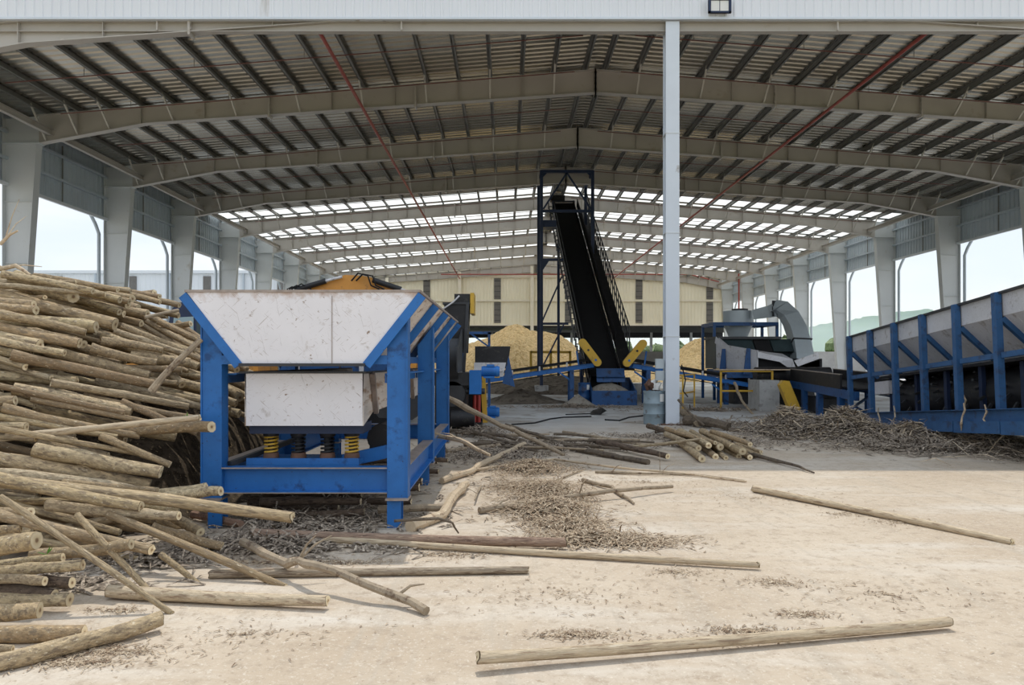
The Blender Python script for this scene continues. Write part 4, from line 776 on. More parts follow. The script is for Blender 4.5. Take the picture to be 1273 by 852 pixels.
# truck left of it
tk = thing('truck', 'dark blue truck with its cab showing between log pile and hopper', 'truck', (-7, 20.5, 0))
m = MB(); m.prism([(x, 19.6, z) for x, z in [(-9.0, .7), (-9.05, 1.8), (-8.93, 3.02), (-8.7, 3.26), (-7.3, 3.3), (-7.3, .7)]], (0, 2.3, 0)); cb = m.build('cab', 'navy_paint', tk)
m = MB(); m.prism([(x, 19.58, z) for x, z in [(-8.9, 2.05), (-8.82, 2.85), (-8.3, 2.88), (-8.3, 2.05)]], (0, .02, 0)); m.build('side_window', 'glass_dark', cb)
m = MB(); m.prism([(x, 19.58, z) for x, z in [(-8.22, 2.05), (-8.22, 2.88), (-7.5, 2.88), (-7.5, 2.05)]], (0, .02, 0)); m.build('rear_window', 'teal_steel', cb)
m = MB(); m.box(-7.2, -2.6, 19.6, 21.9, 1.05, 1.25); m.build('flatbed', 'deep_blue_paint', tk)
m = MB(); m.box(-7.2, -2.6, 19.58, 19.62, 1.25, 1.85); m.build('side_board', 'deep_blue_paint', tk)
for x in (-8.2, -4.8, -3.5):
    for yy in (19.6, 21.6): m = MB(); m.cyl((x, yy, .5), (x, yy + .3, .5), .5, n=18); m.build('wheel', 'black_rubber', tk, smooth=True)
for x in (-6.2, -5.6, -3.9): m = MB(); m.box(x, x + .12, 19.52, 19.58, 1.25, 1.85); m.build('board_stake', 'grey_plate', tk)
# ================================================================ logs
# one unit log: length 1 along x, radius 1, gently crooked; its two sawn faces are parts
LOGS = []
def unit_log(seed):
    r_ = random.Random(seed); n, k = 9, 10; vs, fs = [], []
    ph = r_.random() * 6; amp = r_.uniform(.1, .6); tap = r_.uniform(.72, .98); kn = [(r_.randrange(1, n - 1), r_.randrange(k)) for _ in range(4)]
    cen = []
    for i in range(n):
        s = i / (n - 1); cy_, cz_ = amp * math.sin(s * 3 + ph) + .25 * amp * math.sin(s * 9 + ph), amp * .6 * math.cos(s * 3.3 + ph)
        cy0, cz0 = amp * math.sin(ph) + .25 * amp * math.sin(ph), amp * .6 * math.cos(ph)
        rad = (1 + (tap - 1) * s) * (1 + r_.uniform(-.03, .03)); cen.append((cy_ - cy0 * (1 - s) , cz_ - cz0 * (1 - s), rad))
    cen[0] = (0, 0, cen[0][2])
    for i, (a, b, rad) in enumerate(cen):
        for j in range(k):
            an = 2 * math.pi * j / k; q = rad * (1 + r_.uniform(-.03, .03) + (.22 if (i, j) in kn else 0)); x = i / (n - 1)
            vs.append((x + (r_.uniform(-.004, .004) if i in (0, n - 1) else 0), a + q * math.cos(an), b + q * math.sin(an)))
    fs = [(i * k + j, i * k + (j + 1) % k, (i + 1) * k + (j + 1) % k, (i + 1) * k + j) for i in range(n - 1) for j in range(k)]
    me = bpy.data.meshes.new('log'); me.from_pydata(vs, [], fs); me.polygons.foreach_set('use_smooth', [True] * len(fs)); me.materials.append(MT['bark'])
    ends = []
    for i, flip in ((0, True), (n - 1, False)):
        ring = [Vector(vs[i * k + j]) for j in range(k)]; c = Vector((i / (n - 1), cen[i][0], cen[i][1])); out = -.004 if flip else .004
        pv = [(out, 0, 0)] + [tuple(p - c + Vector((out * .5, 0, 0))) for p in ring]
        pf = [(0, 1 + (j + 1) % k, 1 + j) if flip else (0, 1 + j, 1 + (j + 1) % k) for j in range(k)]
        em = bpy.data.meshes.new('cut_end'); em.from_pydata(pv, [], pf); em.materials.append(MT['cut_wood']); ends.append((em, c))
    return me, ends
for s in range(12): LOGS.append(unit_log(s))
DARK = []
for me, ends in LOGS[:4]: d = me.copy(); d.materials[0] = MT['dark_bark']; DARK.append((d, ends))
def log(p, q, r, label, group=None, roll=0, src=None, cat='log', name='log', mat=None):
    p, q = Vector(p), Vector(q); me, ends = src or rng.choice(LOGS)
    if mat: me = me.copy(); me.materials[0] = MT[mat]
    o = bpy.data.objects.new(name, me); col.objects.link(o); L = (q - p).length
    o.rotation_mode = 'QUATERNION'; o.rotation_quaternion = (q - p).to_track_quat('X', 'Z') @ Matrix.Rotation(roll, 4, 'X').to_quaternion()
    o.location = p; o.scale = (L, r, r)
    for em, c in ends:
        e = bpy.data.objects.new('cut_end', em); col.objects.link(e); e.parent = o; e.location = c
    return tag(o, label, cat, group)
# --- the tall pile: logs dropped one after another on an added core, coloured dark for shade in the gaps
CELL = .04; GX0, GX1, GY0, GY1 = -10.0, -1.0, 4.6, 14.0
nx, ny = int((GX1 - GX0) / CELL), int((GY1 - GY0) / CELL)
xs = GX0 + CELL * (np.arange(nx) + .5); ys = GY0 + CELL * (np.arange(ny) + .5)
gx, gy = np.meshgrid(xs, ys, indexing='ij')
def smooth(a, b, v): t = np.clip((v - a) / (b - a), 0, 1); return t * t * (3 - 2 * t)
def target(X, Y):                     # surface the pile reaches
    hx = 1 - .28 * smooth(-4.9, -4.05, X) - .27 * smooth(-4.2, -3.2, X) - .25 * smooth(-3.4, -2.6, X)
    hy = np.clip((Y - 5.9) / 2.6, 0, 1) ** .8 * (1 - smooth(10.8, 13.0, Y))
    return np.maximum(2.62 * hx * hy, 0)
def core(X, Y): return np.maximum(target(X, Y) * .90 - .70, 0) * (1 - .75 * smooth(-3.9, -3.2, X))
Hm = core(gx, gy)
Hm[(gx > -3.2) & (gy > 7.25) & (gy < 13.3)] = np.minimum(Hm, .5)[(gx > -3.2) & (gy > 7.25) & (gy < 13.3)]
cv = core(gx[::4, ::4], gy[::4, ::4]); inh = (gx[::4, ::4] > -3.15) & (gy[::4, ::4] > 7.2); cv = np.where(inh, np.minimum(cv, .3), cv)
W_ = cv.shape[1]
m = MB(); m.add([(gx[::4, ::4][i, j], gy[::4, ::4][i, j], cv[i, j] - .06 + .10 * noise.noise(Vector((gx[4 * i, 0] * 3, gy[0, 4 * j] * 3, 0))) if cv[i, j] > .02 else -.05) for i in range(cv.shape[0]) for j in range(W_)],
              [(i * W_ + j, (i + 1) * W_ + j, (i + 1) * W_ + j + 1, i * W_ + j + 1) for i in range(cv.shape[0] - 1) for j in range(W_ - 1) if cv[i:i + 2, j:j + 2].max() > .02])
tag(m.build('dark_pile_core', 'litter'), 'added dark core of the tall log pile, its colour standing for shade in the gaps', 'dark core', kind='stuff')  # added mound; its dark colour stands for shade between the logs
def drop(cx_, cy_, yaw, L, r, maxb=.26):
    ca, sa = math.cos(yaw), math.sin(yaw); s = np.arange(-L / 2, L / 2 + 1e-6, CELL); hs = np.full(len(s), -1.0)
    for off in (-.7 * r, 0, .7 * r):
        ix = np.clip(((cx_ + s * ca - off * sa - GX0) / CELL).astype(int), 0, nx - 1); iy = np.clip(((cy_ + s * sa + off * ca - GY0) / CELL).astype(int), 0, ny - 1)
        hs = np.maximum(hs, Hm[ix, iy] - (0 if off == 0 else .3 * r))
    hull = []
    for i in range(len(s)):
        while len(hull) > 1 and (hs[hull[-1]] - hs[hull[-2]]) * (s[i] - s[hull[-2]]) <= (hs[i] - hs[hull[-2]]) * (s[hull[-1]] - s[hull[-2]]): hull.pop()
        hull.append(i)
    b = 0; a = hs.max()
    for u, v in zip(hull, hull[1:]):
        if s[u] <= 0 <= s[v]: b = (hs[v] - hs[u]) / (s[v] - s[u]); a = hs[u] - b * s[u]; break
    if abs(b) > maxb: b = math.copysign(maxb, b); a = (hs - b * s).max()
    return a, b, s
def deposit(cx_, cy_, yaw, a, b, s, r):
    ca, sa = math.cos(yaw), math.sin(yaw)
    for off in np.linspace(-r, r, 7):
        top = a + b * s + r + math.sqrt(max(r * r - off * off, 0))
        ix = ((cx_ + s * ca - off * sa - GX0) / CELL).astype(int); iy = ((cy_ + s * sa + off * ca - GY0) / CELL).astype(int)
        ok = (ix >= 0) & (ix < nx) & (iy >= 0) & (iy < ny); np.maximum.at(Hm, (ix[ok], iy[ok]), top[ok])
def pile_label(xe, z):
    tier = 'at the very top' if z > 2.2 else 'in the upper half' if z > 1.55 else 'at middle height' if z > .9 else 'low down'
    zone = 'near the left edge' if xe < -5.2 else 'in the middle part' if xe < -4.2 else 'on the hopper side'
    return f'cut log {tier} of the tall pile, {zone}'
prng = random.Random(11); cnt = 0; tries = 0
while cnt < 225 and tries < 3500:
    tries += 1; best = None
    for _ in range(6):
        L = prng.uniform(1.0, 2.5); r = min(.085, max(.032, prng.gauss(.058, .014))); yaw = R(prng.gauss(-3, 13) if prng.random() < .85 else prng.uniform(-40, 30))
        Y = prng.uniform(6.1, 10.6) if prng.random() < .75 else prng.uniform(6.1, 8.4)
        xe = (prng.uniform(-6.4, -3.35) if prng.random() < .7 else prng.uniform(-4.0, -3.3)) if Y > 7.1 else prng.uniform(-5.0, -2.95)
        cx_, cy_ = xe - L / 2 * math.cos(yaw), Y - L / 2 * math.sin(yaw)
        if min(Y, Y - L * math.sin(yaw)) < 5.95: continue
        a, b, s = drop(cx_, cy_, yaw, L, r)
        zq = a + r + b * L / 2; over = max(zq - float(target(np.array(xe), np.array(Y))), (a + r - b * L / 2) - min(2.72, float(target(np.array(2 * cx_ - xe), np.array(2 * cy_ - Y))) + .25), (a + r) - float(target(np.array(cx_), np.array(cy_))))
        if best is None or over < best[0]: best = (over, cx_, cy_, yaw, L, r, a, b, s, xe, zq)
    if best is None or best[0] > .03: continue
    over, cx_, cy_, yaw, L, r, a, b, s, xe, zq = best
    ca, sa = math.cos(yaw), math.sin(yaw)
    p = (cx_ - L / 2 * ca, cy_ - L / 2 * sa, a + r - b * L / 2); q = (cx_ + L / 2 * ca, cy_ + L / 2 * sa, a + r + b * L / 2)
    log(p, q, r, pile_label(xe, zq), 'logs of the tall pile', prng.random() * 6); deposit(cx_, cy_, yaw, a, b, s, r); cnt += 1
k_ = 0
for tries2 in range(1500):               # shorter pieces on the flank beside the hopper
    L = prng.uniform(.6, 1.5); r = prng.uniform(.035, .07); yaw = R(prng.uniform(-35, 30)); Y = prng.uniform(6.4, 11.6); xe = prng.uniform(-4.1, -3.22) if Y > 7.1 else prng.uniform(-3.9, -2.9)
    cx_, cy_ = xe - L / 2 * math.cos(yaw), Y - L / 2 * math.sin(yaw); a, b, s = drop(cx_, cy_, yaw, L, r, .5); px_, py_ = cx_ - L / 2 * math.cos(yaw), cy_ - L / 2 * math.sin(yaw); zq = a + r + b * L / 2
    if max(zq - float(target(np.array(xe), np.array(Y))), (a + r) - float(target(np.array(cx_), np.array(cy_))), a + r - b * L / 2 - float(target(np.array(px_), np.array(py_)))) > .07 or cnt >= 298: continue
    ca, sa = math.cos(yaw), math.sin(yaw); p = (cx_ - L / 2 * ca, cy_ - L / 2 * sa, a + r - b * L / 2); q = (cx_ + L / 2 * ca, cy_ + L / 2 * sa, a + r + b * L / 2)
    log(p, q, r, pile_label(xe, zq), 'logs of the tall pile', prng.random() * 6); deposit(cx_, cy_, yaw, a, b, s, r); cnt += 1; k_ += 1
print('pile logs', cnt, 'tries', tries)
# --- logs that stand out at the pile's foot and in the yard (ends measured on the ground)
def ends(x1, y1, z1, x2, y2, z2): return gr(x1, y1, z1), gr(x2, y2, z2)
def L2(x1, y1, z1, x2, y2, z2, r, label, **k):
    p, q = ends(x1, y1, z1, x2, y2, z2); return log(p, q, r, label, k.pop('group', None), rng.random() * 6, **k)
def LY(x1, y1, Y1_, x2, y2, Y2_, r, label, **k): return log(at(x1, y1, Y1_), at(x2, y2, Y2_), r, label, k.pop('group', None), rng.random() * 6, **k)
LY(-60, 592, 6.35, 362, 644, 6.25, .058, 'longest pale log sloping down across the foot of the tall pile')
LY(-40, 549, 6.9, 248, 520, 7.0, .036, 'long peeled log slanting upward across the middle of the tall pile', mat='pale_log')
LY(-30, 588, 6.2, 176, 632, 6.1, .055, 'log under the longest pale log at the pile foot')
LY(60, 628, 6.2, 223, 637, 6.05, .05, 'short log tucked under the longest pale log at its middle')
LY(-30, 632, 5.75, 190, 686, 5.4, .045, 'log sloping down to the right below the longest pale log')
LY(0, 618, 5.15, 213, 763, 4.92, .024, 'thin straight pole leaning from the pile onto the sand', src=LOGS[3])
LY(95, 640, 5.4, 193, 740, 5.25, .026, 'short thin pole leaning behind the straight pole')
LY(135, 640, 6.1, 354, 730, 5.54, .034, 'pole leaning down to the right beside the hopper front')
LY(190, 655, 6.3, 275, 682, 6.35, .042, 'dark log resting on litter left of the hopper front')
LY(200, 690, 5.75, 250, 726, 5.6, .026, 'short broken stub between the leaning poles')
LY(150, 537, 7.6, 262, 532, 7.05, .062, 'thick log end with brown face at the left hopper post')
LY(140, 618, 6.95, 258, 604, 6.85, .055, 'log end with brown face low beside the left hopper post')
LY(190, 625, 6.75, 273, 615, 6.55, .058, 'thick log with pale sawn face under the hopper beam corner')
L2(135, 735, .055, 408, 748, .05, .046, 'peeled pale log lying on the sand before the leaning poles', mat='pale_log')
L2(-15, 826, .052, 200, 773, .055, .052, 'smooth log in the near left corner, pointing up to the right')
L2(-80, 792, .055, 104, 786, .05, .055, 'log lying second from the near left corner')
L2(-80, 814, .03, 14, 810, .03, .03, 'small log stub in the near left corner, cut by the frame', src=LOGS[2])
L2(-60, 768, .085, 48, 764, .08, .062, 'thick short log end at the left edge, above the corner logs')
L2(-70, 748, .07, 84, 752, .055, .055, 'log with rounded end lying beneath the dark stub stack')
LY(-60, 732, 5.0, 64, 740, 4.95, .05, 'dark log low in the stub stack at the left edge', mat='dark_bark')
LY(-40, 727, 5.1, 88, 722, 5.0, .045, 'dark barked log in the middle of the stub stack', mat='dark_bark')
LY(-50, 722, 4.95, 54, 722, 4.9, .035, 'thin log in the middle of the stub stack at the left edge')
LY(-40, 712, 5.0, 104, 698, 5.05, .042, 'crooked log on top of the stub stack')
LY(-30, 706, 5.3, 78, 692, 5.3, .036, 'pinkish log end behind the split stub')
LY(-60, 682, 4.95, 50, 676, 4.9, .07, 'thick split log stub with torn fibres at the left edge')
LY(-60, 672, 5.5, 24, 655, 5.6, .045, 'short log end above the split stub at the left edge')
LY(-30, 640, 6.0, 34, 640, 5.6, .045, 'pale log stub ending above the split stub')
LY(40, 690, 5.4, 165, 676, 5.35, .045, 'log with torn end behind the leaning straight pole')
L2(312, 664, .06, 704, 675, .055, .052, 'thick reddish log lying before the hopper front', mat='red_log')
L2(368, 668, .04, 942, 703, .034, .031, 'very long thin pale log lying across the yard middle', mat='pale_log', src=LOGS[3])
L2(262, 714, .035, 656, 708, .035, .035, 'thin brown log lying parallel before the reddish log', mat='grey_log')
L2(595, 818, .075, 1178, 774, .04, .034, 'long smooth log nearest the camera on the right', mat='pale_log', src=LOGS[5])
L2(937, 608, .045, 1257, 672, .04, .043, 'long pale log lying alone on the right of the yard', mat='pale_log', src=LOGS[6])
L2(733, 549, .07, 828, 569, .07, .065, 'dark log with sawn face lying alone in the building shade', mat='dark_bark')
# --- crooked sticks and branches
def stick(pts, r0, r1, mat, label, name='stick', twigs=0, seed=1, cat='stick'):
    r_ = random.Random(seed); P = []
    for a, b in zip(pts, pts[1:]):
        n = max(2, int((b - a).length / .22))
        for i in range(n): P.append(a.lerp(b, i / n))
    P.append(pts[-1]); n = len(P)
    Q = [p + Vector((r_.uniform(-1, 1), r_.uniform(-1, 1), r_.uniform(-.4, .6))) * r0 * .45 if 0 < i < n - 1 else p for i, p in enumerate(P)]
    rs = [(r0 + (r1 - r0) * i / (n - 1)) * r_.uniform(.9, 1.16) for i in range(n)]
    m = MB(); m.tube(Q, rs, 8)
    o = m.build(name, mat, smooth=True); tag(o, label, cat)
    for k in range(twigs):
        i = r_.randrange(1, n - 1); d = Vector((r_.uniform(-1, 1), r_.uniform(-.6, .6), r_.uniform(.1, .5))).normalized() * r_.uniform(.15, .4)
        m = MB(); m.tube([Q[i], Q[i] + d * .5 + Vector((0, 0, .03)), Q[i] + d], [rs[i] * .4, rs[i] * .3, rs[i] * .15], 5); m.build('side_twig', mat, o)
    return o
def gp(*p): return [gr(x, y, z) for x, y, z in p]
stick(gp((302, 674, .10), (330, 690, .12), (357, 701, .12), (368, 698, .16), (395, 703, .18), (440, 719, .14), (490, 741, .07), (530, 760, .03)), .034, .028, 'stick_bark', 'bent pole propped up with its shadow on the sand, before the hopper', twigs=3, seed=2)
stick(gp((596, 635, .04), (680, 622, .06), (760, 611, .10), (836, 605, .07)), .036, .022, 'stick_bark', 'grey branch lying over the pale shreds in the yard middle', twigs=2, seed=3)
stick(gp((725, 597, .03), (760, 606, .04), (788, 626, .02)), .03, .014, 'stick_bark', 'short branch crossing under the grey branch', seed=4)
stick(gp((572, 588, .03), (640, 577, .06), (690, 571, .08), (760, 581, .06), (850, 589, .03), (928, 599, .02)), .022, .012, 'pale_stick', 'long thin arched rod lying along the edge of the building shade', seed=5)
stick(gp((740, 587, .02), (800, 589, .03), (860, 590, .02), (925, 598, .02)), .022, .012, 'stick_bark', 'thin twiggy rod just below the arched rod', twigs=3, seed=6)
stick(gp((549, 598, .05), (585, 586, .06), (610, 572, .07), (652, 552, .10)), .05, .04, 'pale_stick', 'pole half in sun and half in shade right of the hopper', seed=7)
stick([at(541, 541, 10.9), at(562, 545, 10.6), at(580, 551, 10.4), at(609, 566, 10.1)], .045, .022, 'pale_stick', 'broken pale branch sticking out from the hopper rail', twigs=1, seed=8)
stick(gp((510, 655, .05), (548, 640, .06), (560, 622, .06), (580, 602, .06)), .06, .05, 'pale_stick', 'curved peeled log piece right of the front hopper post', name='curved_log', seed=9, cat='log')
stick(gp((470, 634, .07), (555, 632, .07)), .045, .04, 'stick_bark', 'short log poking out beneath the hopper at its right post', name='short_log', seed=10, cat='log')
stick([at(490, 648, 6.6), at(545, 645, 6.6), at(562, 650, 6.6), at(570, 663, 6.7)], .014, .008, 'dark_stick', 'dark wiry twig bent over at the right hopper post', seed=11)
stick([at(557, 495, 13.8), at(610, 523, 13.6), at(665, 547, 13.4), at(702, 566, 13.2)], .055, .035, 'stick_bark', 'long grey pole sloping down from behind the hopper', seed=12)
stick(gp((556, 536, .10), (620, 541, .10), (668, 553, .08)), .05, .04, 'dark_stick', 'dark pole lying under the long grey pole', seed=13)
stick(gp((555, 526, .12), (600, 540, .15), (640, 553, .1), (700, 560, .04)), .04, .03, 'dark_stick', 'dark pole crossing beneath the long grey pole', seed=14)
stick([at(628, 528, 15.5), at(680, 545, 15.2), at(720, 560, 14.0), at(765, 565, 13.4)], .035, .02, 'dark_stick', 'slim dark pole beside the long grey pole, reaching right', seed=15)
stick(gp((700, 537, .03), (770, 548, .04), (800, 553, .03), (850, 552, .06), (905, 545, .16)), .03, .035, 'stick_bark', 'long pole running into the small log heap', seed=16)
stick(gp((930, 565, .05), (975, 575, .05), (1012, 588, .02)), .04, .012, 'dark_stick', 'dark pole tip pointing to the yard right of the small log heap', seed=17)
stick(gp((555, 561, .05), (640, 552, .05)), .04, .03, 'stick_bark', 'stick lying across the shade right of the hopper, farther back', seed=18)
stick(gp((710, 557, .06), (760, 567, .05), (806, 575, .04)), .05, .045, 'dark_stick', 'dark stick beside the lone log in the shade', seed=22)
stick([at(843, 497, 19.2), at(858, 515, 18.9), at(876, 529, 18.6)], .035, .03, 'dark_stick', 'dark pole leaning from the gable post to the floor', seed=19)
stick(gp((852, 523, .14), (880, 526, .14), (906, 531, .1)), .13, .1, 'dark_stick', 'thick dark log lying right of the gable post', name='dark_log', seed=20, cat='log')
stick(gp((846, 511, .1), (862, 520, .12), (868, 527, .1)), .09, .08, 'stick_bark', 'short log end against the gable post foot', name='short_log', seed=21, cat='log')
stick([at(913, 476, 25.3), at(922, 498, 24.6), at(937, 517, 23.6)], .05, .03, 'stick_bark', 'pole leaning against the yellow rail by the concrete block', seed=23)
stick(gp((300, 652, .06), (240, 640, .06)), .04, .04, 'red_bark', 'brown stick end left of the hopper foot', seed=24)
stick([at(0, 304, 6.4), at(12, 292, 6.4), at(22, 287, 6.4)], .016, .008, 'pale_stick', 'bare twig rising above the tall pile at the left edge', twigs=2, seed=25)
stick([at(-10, 336, 8.6), at(20, 331, 8.6), at(38, 342, 8.5)], .03, .014, 'pale_stick', 'forked twig on top of the tall pile at the left edge', twigs=2, seed=26)
stick([at(180, 395, 8.9), at(222, 386, 9.2)], .024, .02, 'stick_bark', 'thin stick jutting from the pile top towards the truck', seed=27)
stick([at(188, 487, 7.2), at(222, 450, 7.3), at(250, 422, 7.4)], .035, .03, 'stick_bark', 'pole leaning up against the left hopper post', seed=28)
stick([at(630, 500, 22), at(560, 480, 19)], .02, .02, 'black_rubber', 'black cable sagging by the chipper', name='cable', seed=29, cat='cable') if False else None
for i, (a, b, lab) in enumerate((((598, 604, .02), (590, 622, .06), 'small twig standing right of the hopper shadow'), ((655, 590, .02), (680, 580, .02), 'short twig near the shreds, just outside the shade'), ((618, 604, .03), (665, 597, .03), 'pale stick in the shreds heap'), ((690, 598, .02), (728, 583, .02), 'thin twig right of the upper shreds heap'))):
    stick([gr(*a), gr(*b)], .016, .008, 'stick_bark', lab, seed=40 + i, twigs=1)
tr2 = random.Random(5)
for i in range(14):
    x, y = tr2.uniform(-.9, 1.6), tr2.uniform(12.6, 16.2); an = tr2.uniform(-.9, .3); ln = tr2.uniform(.7, 2.2); z = .05 + .03 * (i % 3)
    stick([Vector((x, y, z)), Vector((x + ln * .5 * math.cos(an), y + ln * .5 * math.sin(an), z + .02)), Vector((x + ln * math.cos(an), y + ln * math.sin(an), z))], tr2.uniform(.02, .045), .02, tr2.choice(('dark_stick', 'dark_stick', 'stick_bark')), 'dark stick in the loose tangle right of the hopper', seed=300 + i)['group'] = 'sticks in the tangle'
for i in range(7):
    x, y = tr2.uniform(3.2, 6.6), tr2.uniform(15.4, 18.6); an = tr2.uniform(-1.0, .2); ln = tr2.uniform(.5, 1.3)
    stick([Vector((x, y, .04)), Vector((x + ln * math.cos(an), y + ln * math.sin(an), .05))], tr2.uniform(.02, .04), .015, 'dark_stick', 'dark stick on the shaded floor around the gable post', seed=330 + i)['group'] = 'sticks near the post'
# --- logs lying below the hopper
for i in range(16):
    yy = 7.7 + i * .27; x0 = rng.uniform(-3.0, -2.5); ln = rng.uniform(1.0, 2.0)
    if x0 + ln > -1.25 and abs((yy - 7.47) % 2.6) < .3: ln = 1.1
    zz = .07 + (.09 if i % 3 == 1 else 0); an = rng.uniform(-.12, .12)
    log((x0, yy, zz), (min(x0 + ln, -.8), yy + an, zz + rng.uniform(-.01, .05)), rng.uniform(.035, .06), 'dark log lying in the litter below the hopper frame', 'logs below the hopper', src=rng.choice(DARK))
# --- small heap of logs, sawn faces to the yard
HEAP = [(872, 570, 838, 545, .075), (889, 566, 850, 541, .07), (905, 568, 868, 546, .06), (919, 565, 880, 546, .065), (931, 569, 893, 549, .05), (880, 555, 845, 537, .075), (897, 556, 860, 538, .07), (910, 556, 872, 536, .065), (925, 561, 885, 542, .07), (948, 562, 905, 546, .045), (939, 567, 900, 548, .045), (932, 553, 885, 537, .05), (868, 556, 828, 540, .06), (890, 549, 828, 533, .05), (948, 568, 915, 553, .04)]
for i, (x1, y1, x2, y2, r) in enumerate(HEAP):
    up = (0, .0, 0, 0, 0, 1, 1, 1, 1, 0, 0, 2, 1, 2, 0)[i]; z = r + up * .11; Yn = 919 * (1.68 - (.07 if up == 0 else .07)) / ((573 if up == 0 else 570) - 450) if False else None
    p = gr(x1, y1 + 6 * 0, z); q = gr(x2, y2, z)
    log(q, p, r, 'bark-covered log in the small heap right of the gable post', 'logs of the small heap', rng.random() * 6)
LY(780, 556, 14.5, 872, 546, 13.6, .03, 'forked pale branch lying over the small log heap', cat='branch', name='branch')
LY(806, 530, 17.5, 862, 548, 14.8, .06, 'dark log at the back of the small log heap', mat='dark_bark')
# cable and shovel on the shed floor
m = MB(); m.tube([gr(x, y, .02) for x, y in ((636, 528), (665, 526), (684, 521), (700, 519), (735, 518))], .022, 6); tag(m.build('cable', 'black_rubber', smooth=True), 'black cable lying on the shed floor left of the shovel', 'cable')
m = MB(); m.tube([gr(x, y, .02) for x, y in ((752, 522), (770, 523), (782, 519), (800, 517), (822, 518))], .022, 6); tag(m.build('cable', 'black_rubber', smooth=True), 'black cable lying on the shed floor beside the barrel', 'cable')
sh = thing('shovel', 'black shovel blade lying on the shed floor', 'shovel', gr(742, 516))
c_ = gr(742, 516); vs = [c_ + Vector((x, y, z)) for x, y, z in ((-.22, -.12, .02), (.1, -.2, .03), (.32, .1, .12), (.2, .3, .2), (-.1, .25, .12), (-.2, .1, .05))]
m = MB(); m.prism(vs, (0, 0, .012)); m.build('blade', 'black_steel', sh); m = MB(); m.tube([c_ + Vector((-.18, 0, .04)), c_ + Vector((-1.0, -.1, .02))], .018, 6); m.build('handle', 'black_steel', sh)
# --- shreds and crumbs: uncountable
def shreds(name, label, spots, n, mat, lmin=.05, lmax=.25, wd=.012, seed=1, hfun=None, cat='shreds'):
    r_ = random.Random(seed); m = MB(); tot = sum(s[4] for s in spots)
    for cx_, cy_, rx, ry, wgt, h in spots:
        for _ in range(int(n * wgt / tot)):
            a = r_.random() * 6.283; d = abs(r_.gauss(0, .48)); x = cx_ + rx * d * math.cos(a); y = cy_ + ry * d * math.sin(a)
            zt = h * max(0, 1 - min(d, 1)) ; z = .006 + zt * r_.random() ** .4; L = r_.uniform(lmin, lmax); an = r_.random() * 6.283; ti = r_.gauss(0, .3) if zt > .02 else abs(r_.gauss(0, .06)); 
            dx, dy, dz = math.cos(an) * L / 2, math.sin(an) * L / 2, math.sin(ti) * L / 2
            w_ = wd * r_.uniform(.5, 1.5); nx_, ny_ = -math.sin(an) * w_, math.cos(an) * w_; zz = max(z, abs(dz) + .004); bow = r_.uniform(0, .15) * L
            A, B, C_, D = (x - dx - nx_, y - dy - ny_, zz - dz), (x - dx + nx_, y - dy + ny_, zz - dz), (x + nx_, y + ny_, zz + bow), (x - nx_, y - ny_, zz + bow)
            E, F = (x + dx + nx_ * .6, y + dy + ny_ * .6, zz + dz), (x + dx - nx_ * .6, y + dy - ny_ * .6, zz + dz); t = (x, y, zz + bow + w_ * .9)
            m.add([A, B, C_, D, E, F, t], [(0, 1, 2, 3), (3, 2, 4, 5), (0, 3, 6), (1, 6, 2), (0, 6, 1), (3, 5, 6), (5, 4, 6), (4, 2, 6)])
    o = m.build(name, mat); return tag(o, label, cat, kind='stuff')
def sp(x, y, rx, ry, w, h=0): g = gr(x, y); return (g.x, g.y, rx, ry, w, h)
shreds('bark_shreds', 'pale bark shreds heaped in the yard middle', [sp(662, 585, .9, 1.0, 3, .16), sp(680, 615, .7, 1.2, 3, .14), sp(685, 637, .7, .7, 3, .14), sp(705, 655, .6, .5, 1.5, .05), sp(735, 672, .8, .4, 1.5, .06), sp(770, 676, .8, .25, 1, .02), sp(640, 605, .8, .9, 1, .02)], 9000, 'shred_pale', .04, .22, .0055, seed=2)
shreds('bark_shreds', 'dark tangled heap of bark and twigs before the right hopper', [(6.6, 17.2, 1.1, 1.6, 5, .55), (7.6, 16.6, 1.3, 1.6, 5, .6), (8.6, 15.6, 1.4, 1.5, 4, .35), (9.2, 14.2, 1.6, 1.6, 3, .2), (7.6, 14.3, 1.5, 1.3, 2, .1), (9.8, 13.0, 1.6, 1.2, 2, .12), (9.8, 16.8, 1.5, 2.0, 2, .2)], 12000, 'shred_dark', .10, .6, .012, seed=3)
shreds('twig_tangle', 'pale twigs sticking out of the dark heap before the right hopper', [(6.6, 17.2, 1.1, 1.6, 5, .62), (7.6, 16.6, 1.3, 1.6, 5, .66), (8.6, 15.6, 1.4, 1.5, 4, .4), (9.2, 14.2, 1.6, 1.6, 3, .25)], 1500, 'pale_stick', .15, .7, .010, seed=13, cat='twigs')
shreds('bark_crumbs', 'thin pale chips scattered over the sunny yard', [sp(130, 810, .5, .14, 1.2), sp(90, 825, .5, .12, 1), sp(720, 790, .4, .12, .8), sp(860, 800, .5, .1, .7), sp(930, 785, .45, .12, .8), sp(1000, 765, .3, .12, .5), sp(960, 725, .4, .2, .5), sp(840, 712, .3, .2, .4), sp(1120, 650, .5, .3, .6), sp(1050, 640, .4, .2, .3), sp(430, 700, .8, .15, 1), sp(330, 700, .6, .15, .8), sp(560, 690, .8, .2, 1), sp(150, 760, .3, .1, .4), sp(800, 600, 1.5, .8, .6), sp(940, 620, 2, 1, .5), sp(700, 740, 1.5, .8, .6), sp(1100, 740, 1.5, .8, .5), sp(300, 790, 1.0, .4, .4)], 5500, 'shred_pale', .015, .06, .003, seed=4, cat='chips')
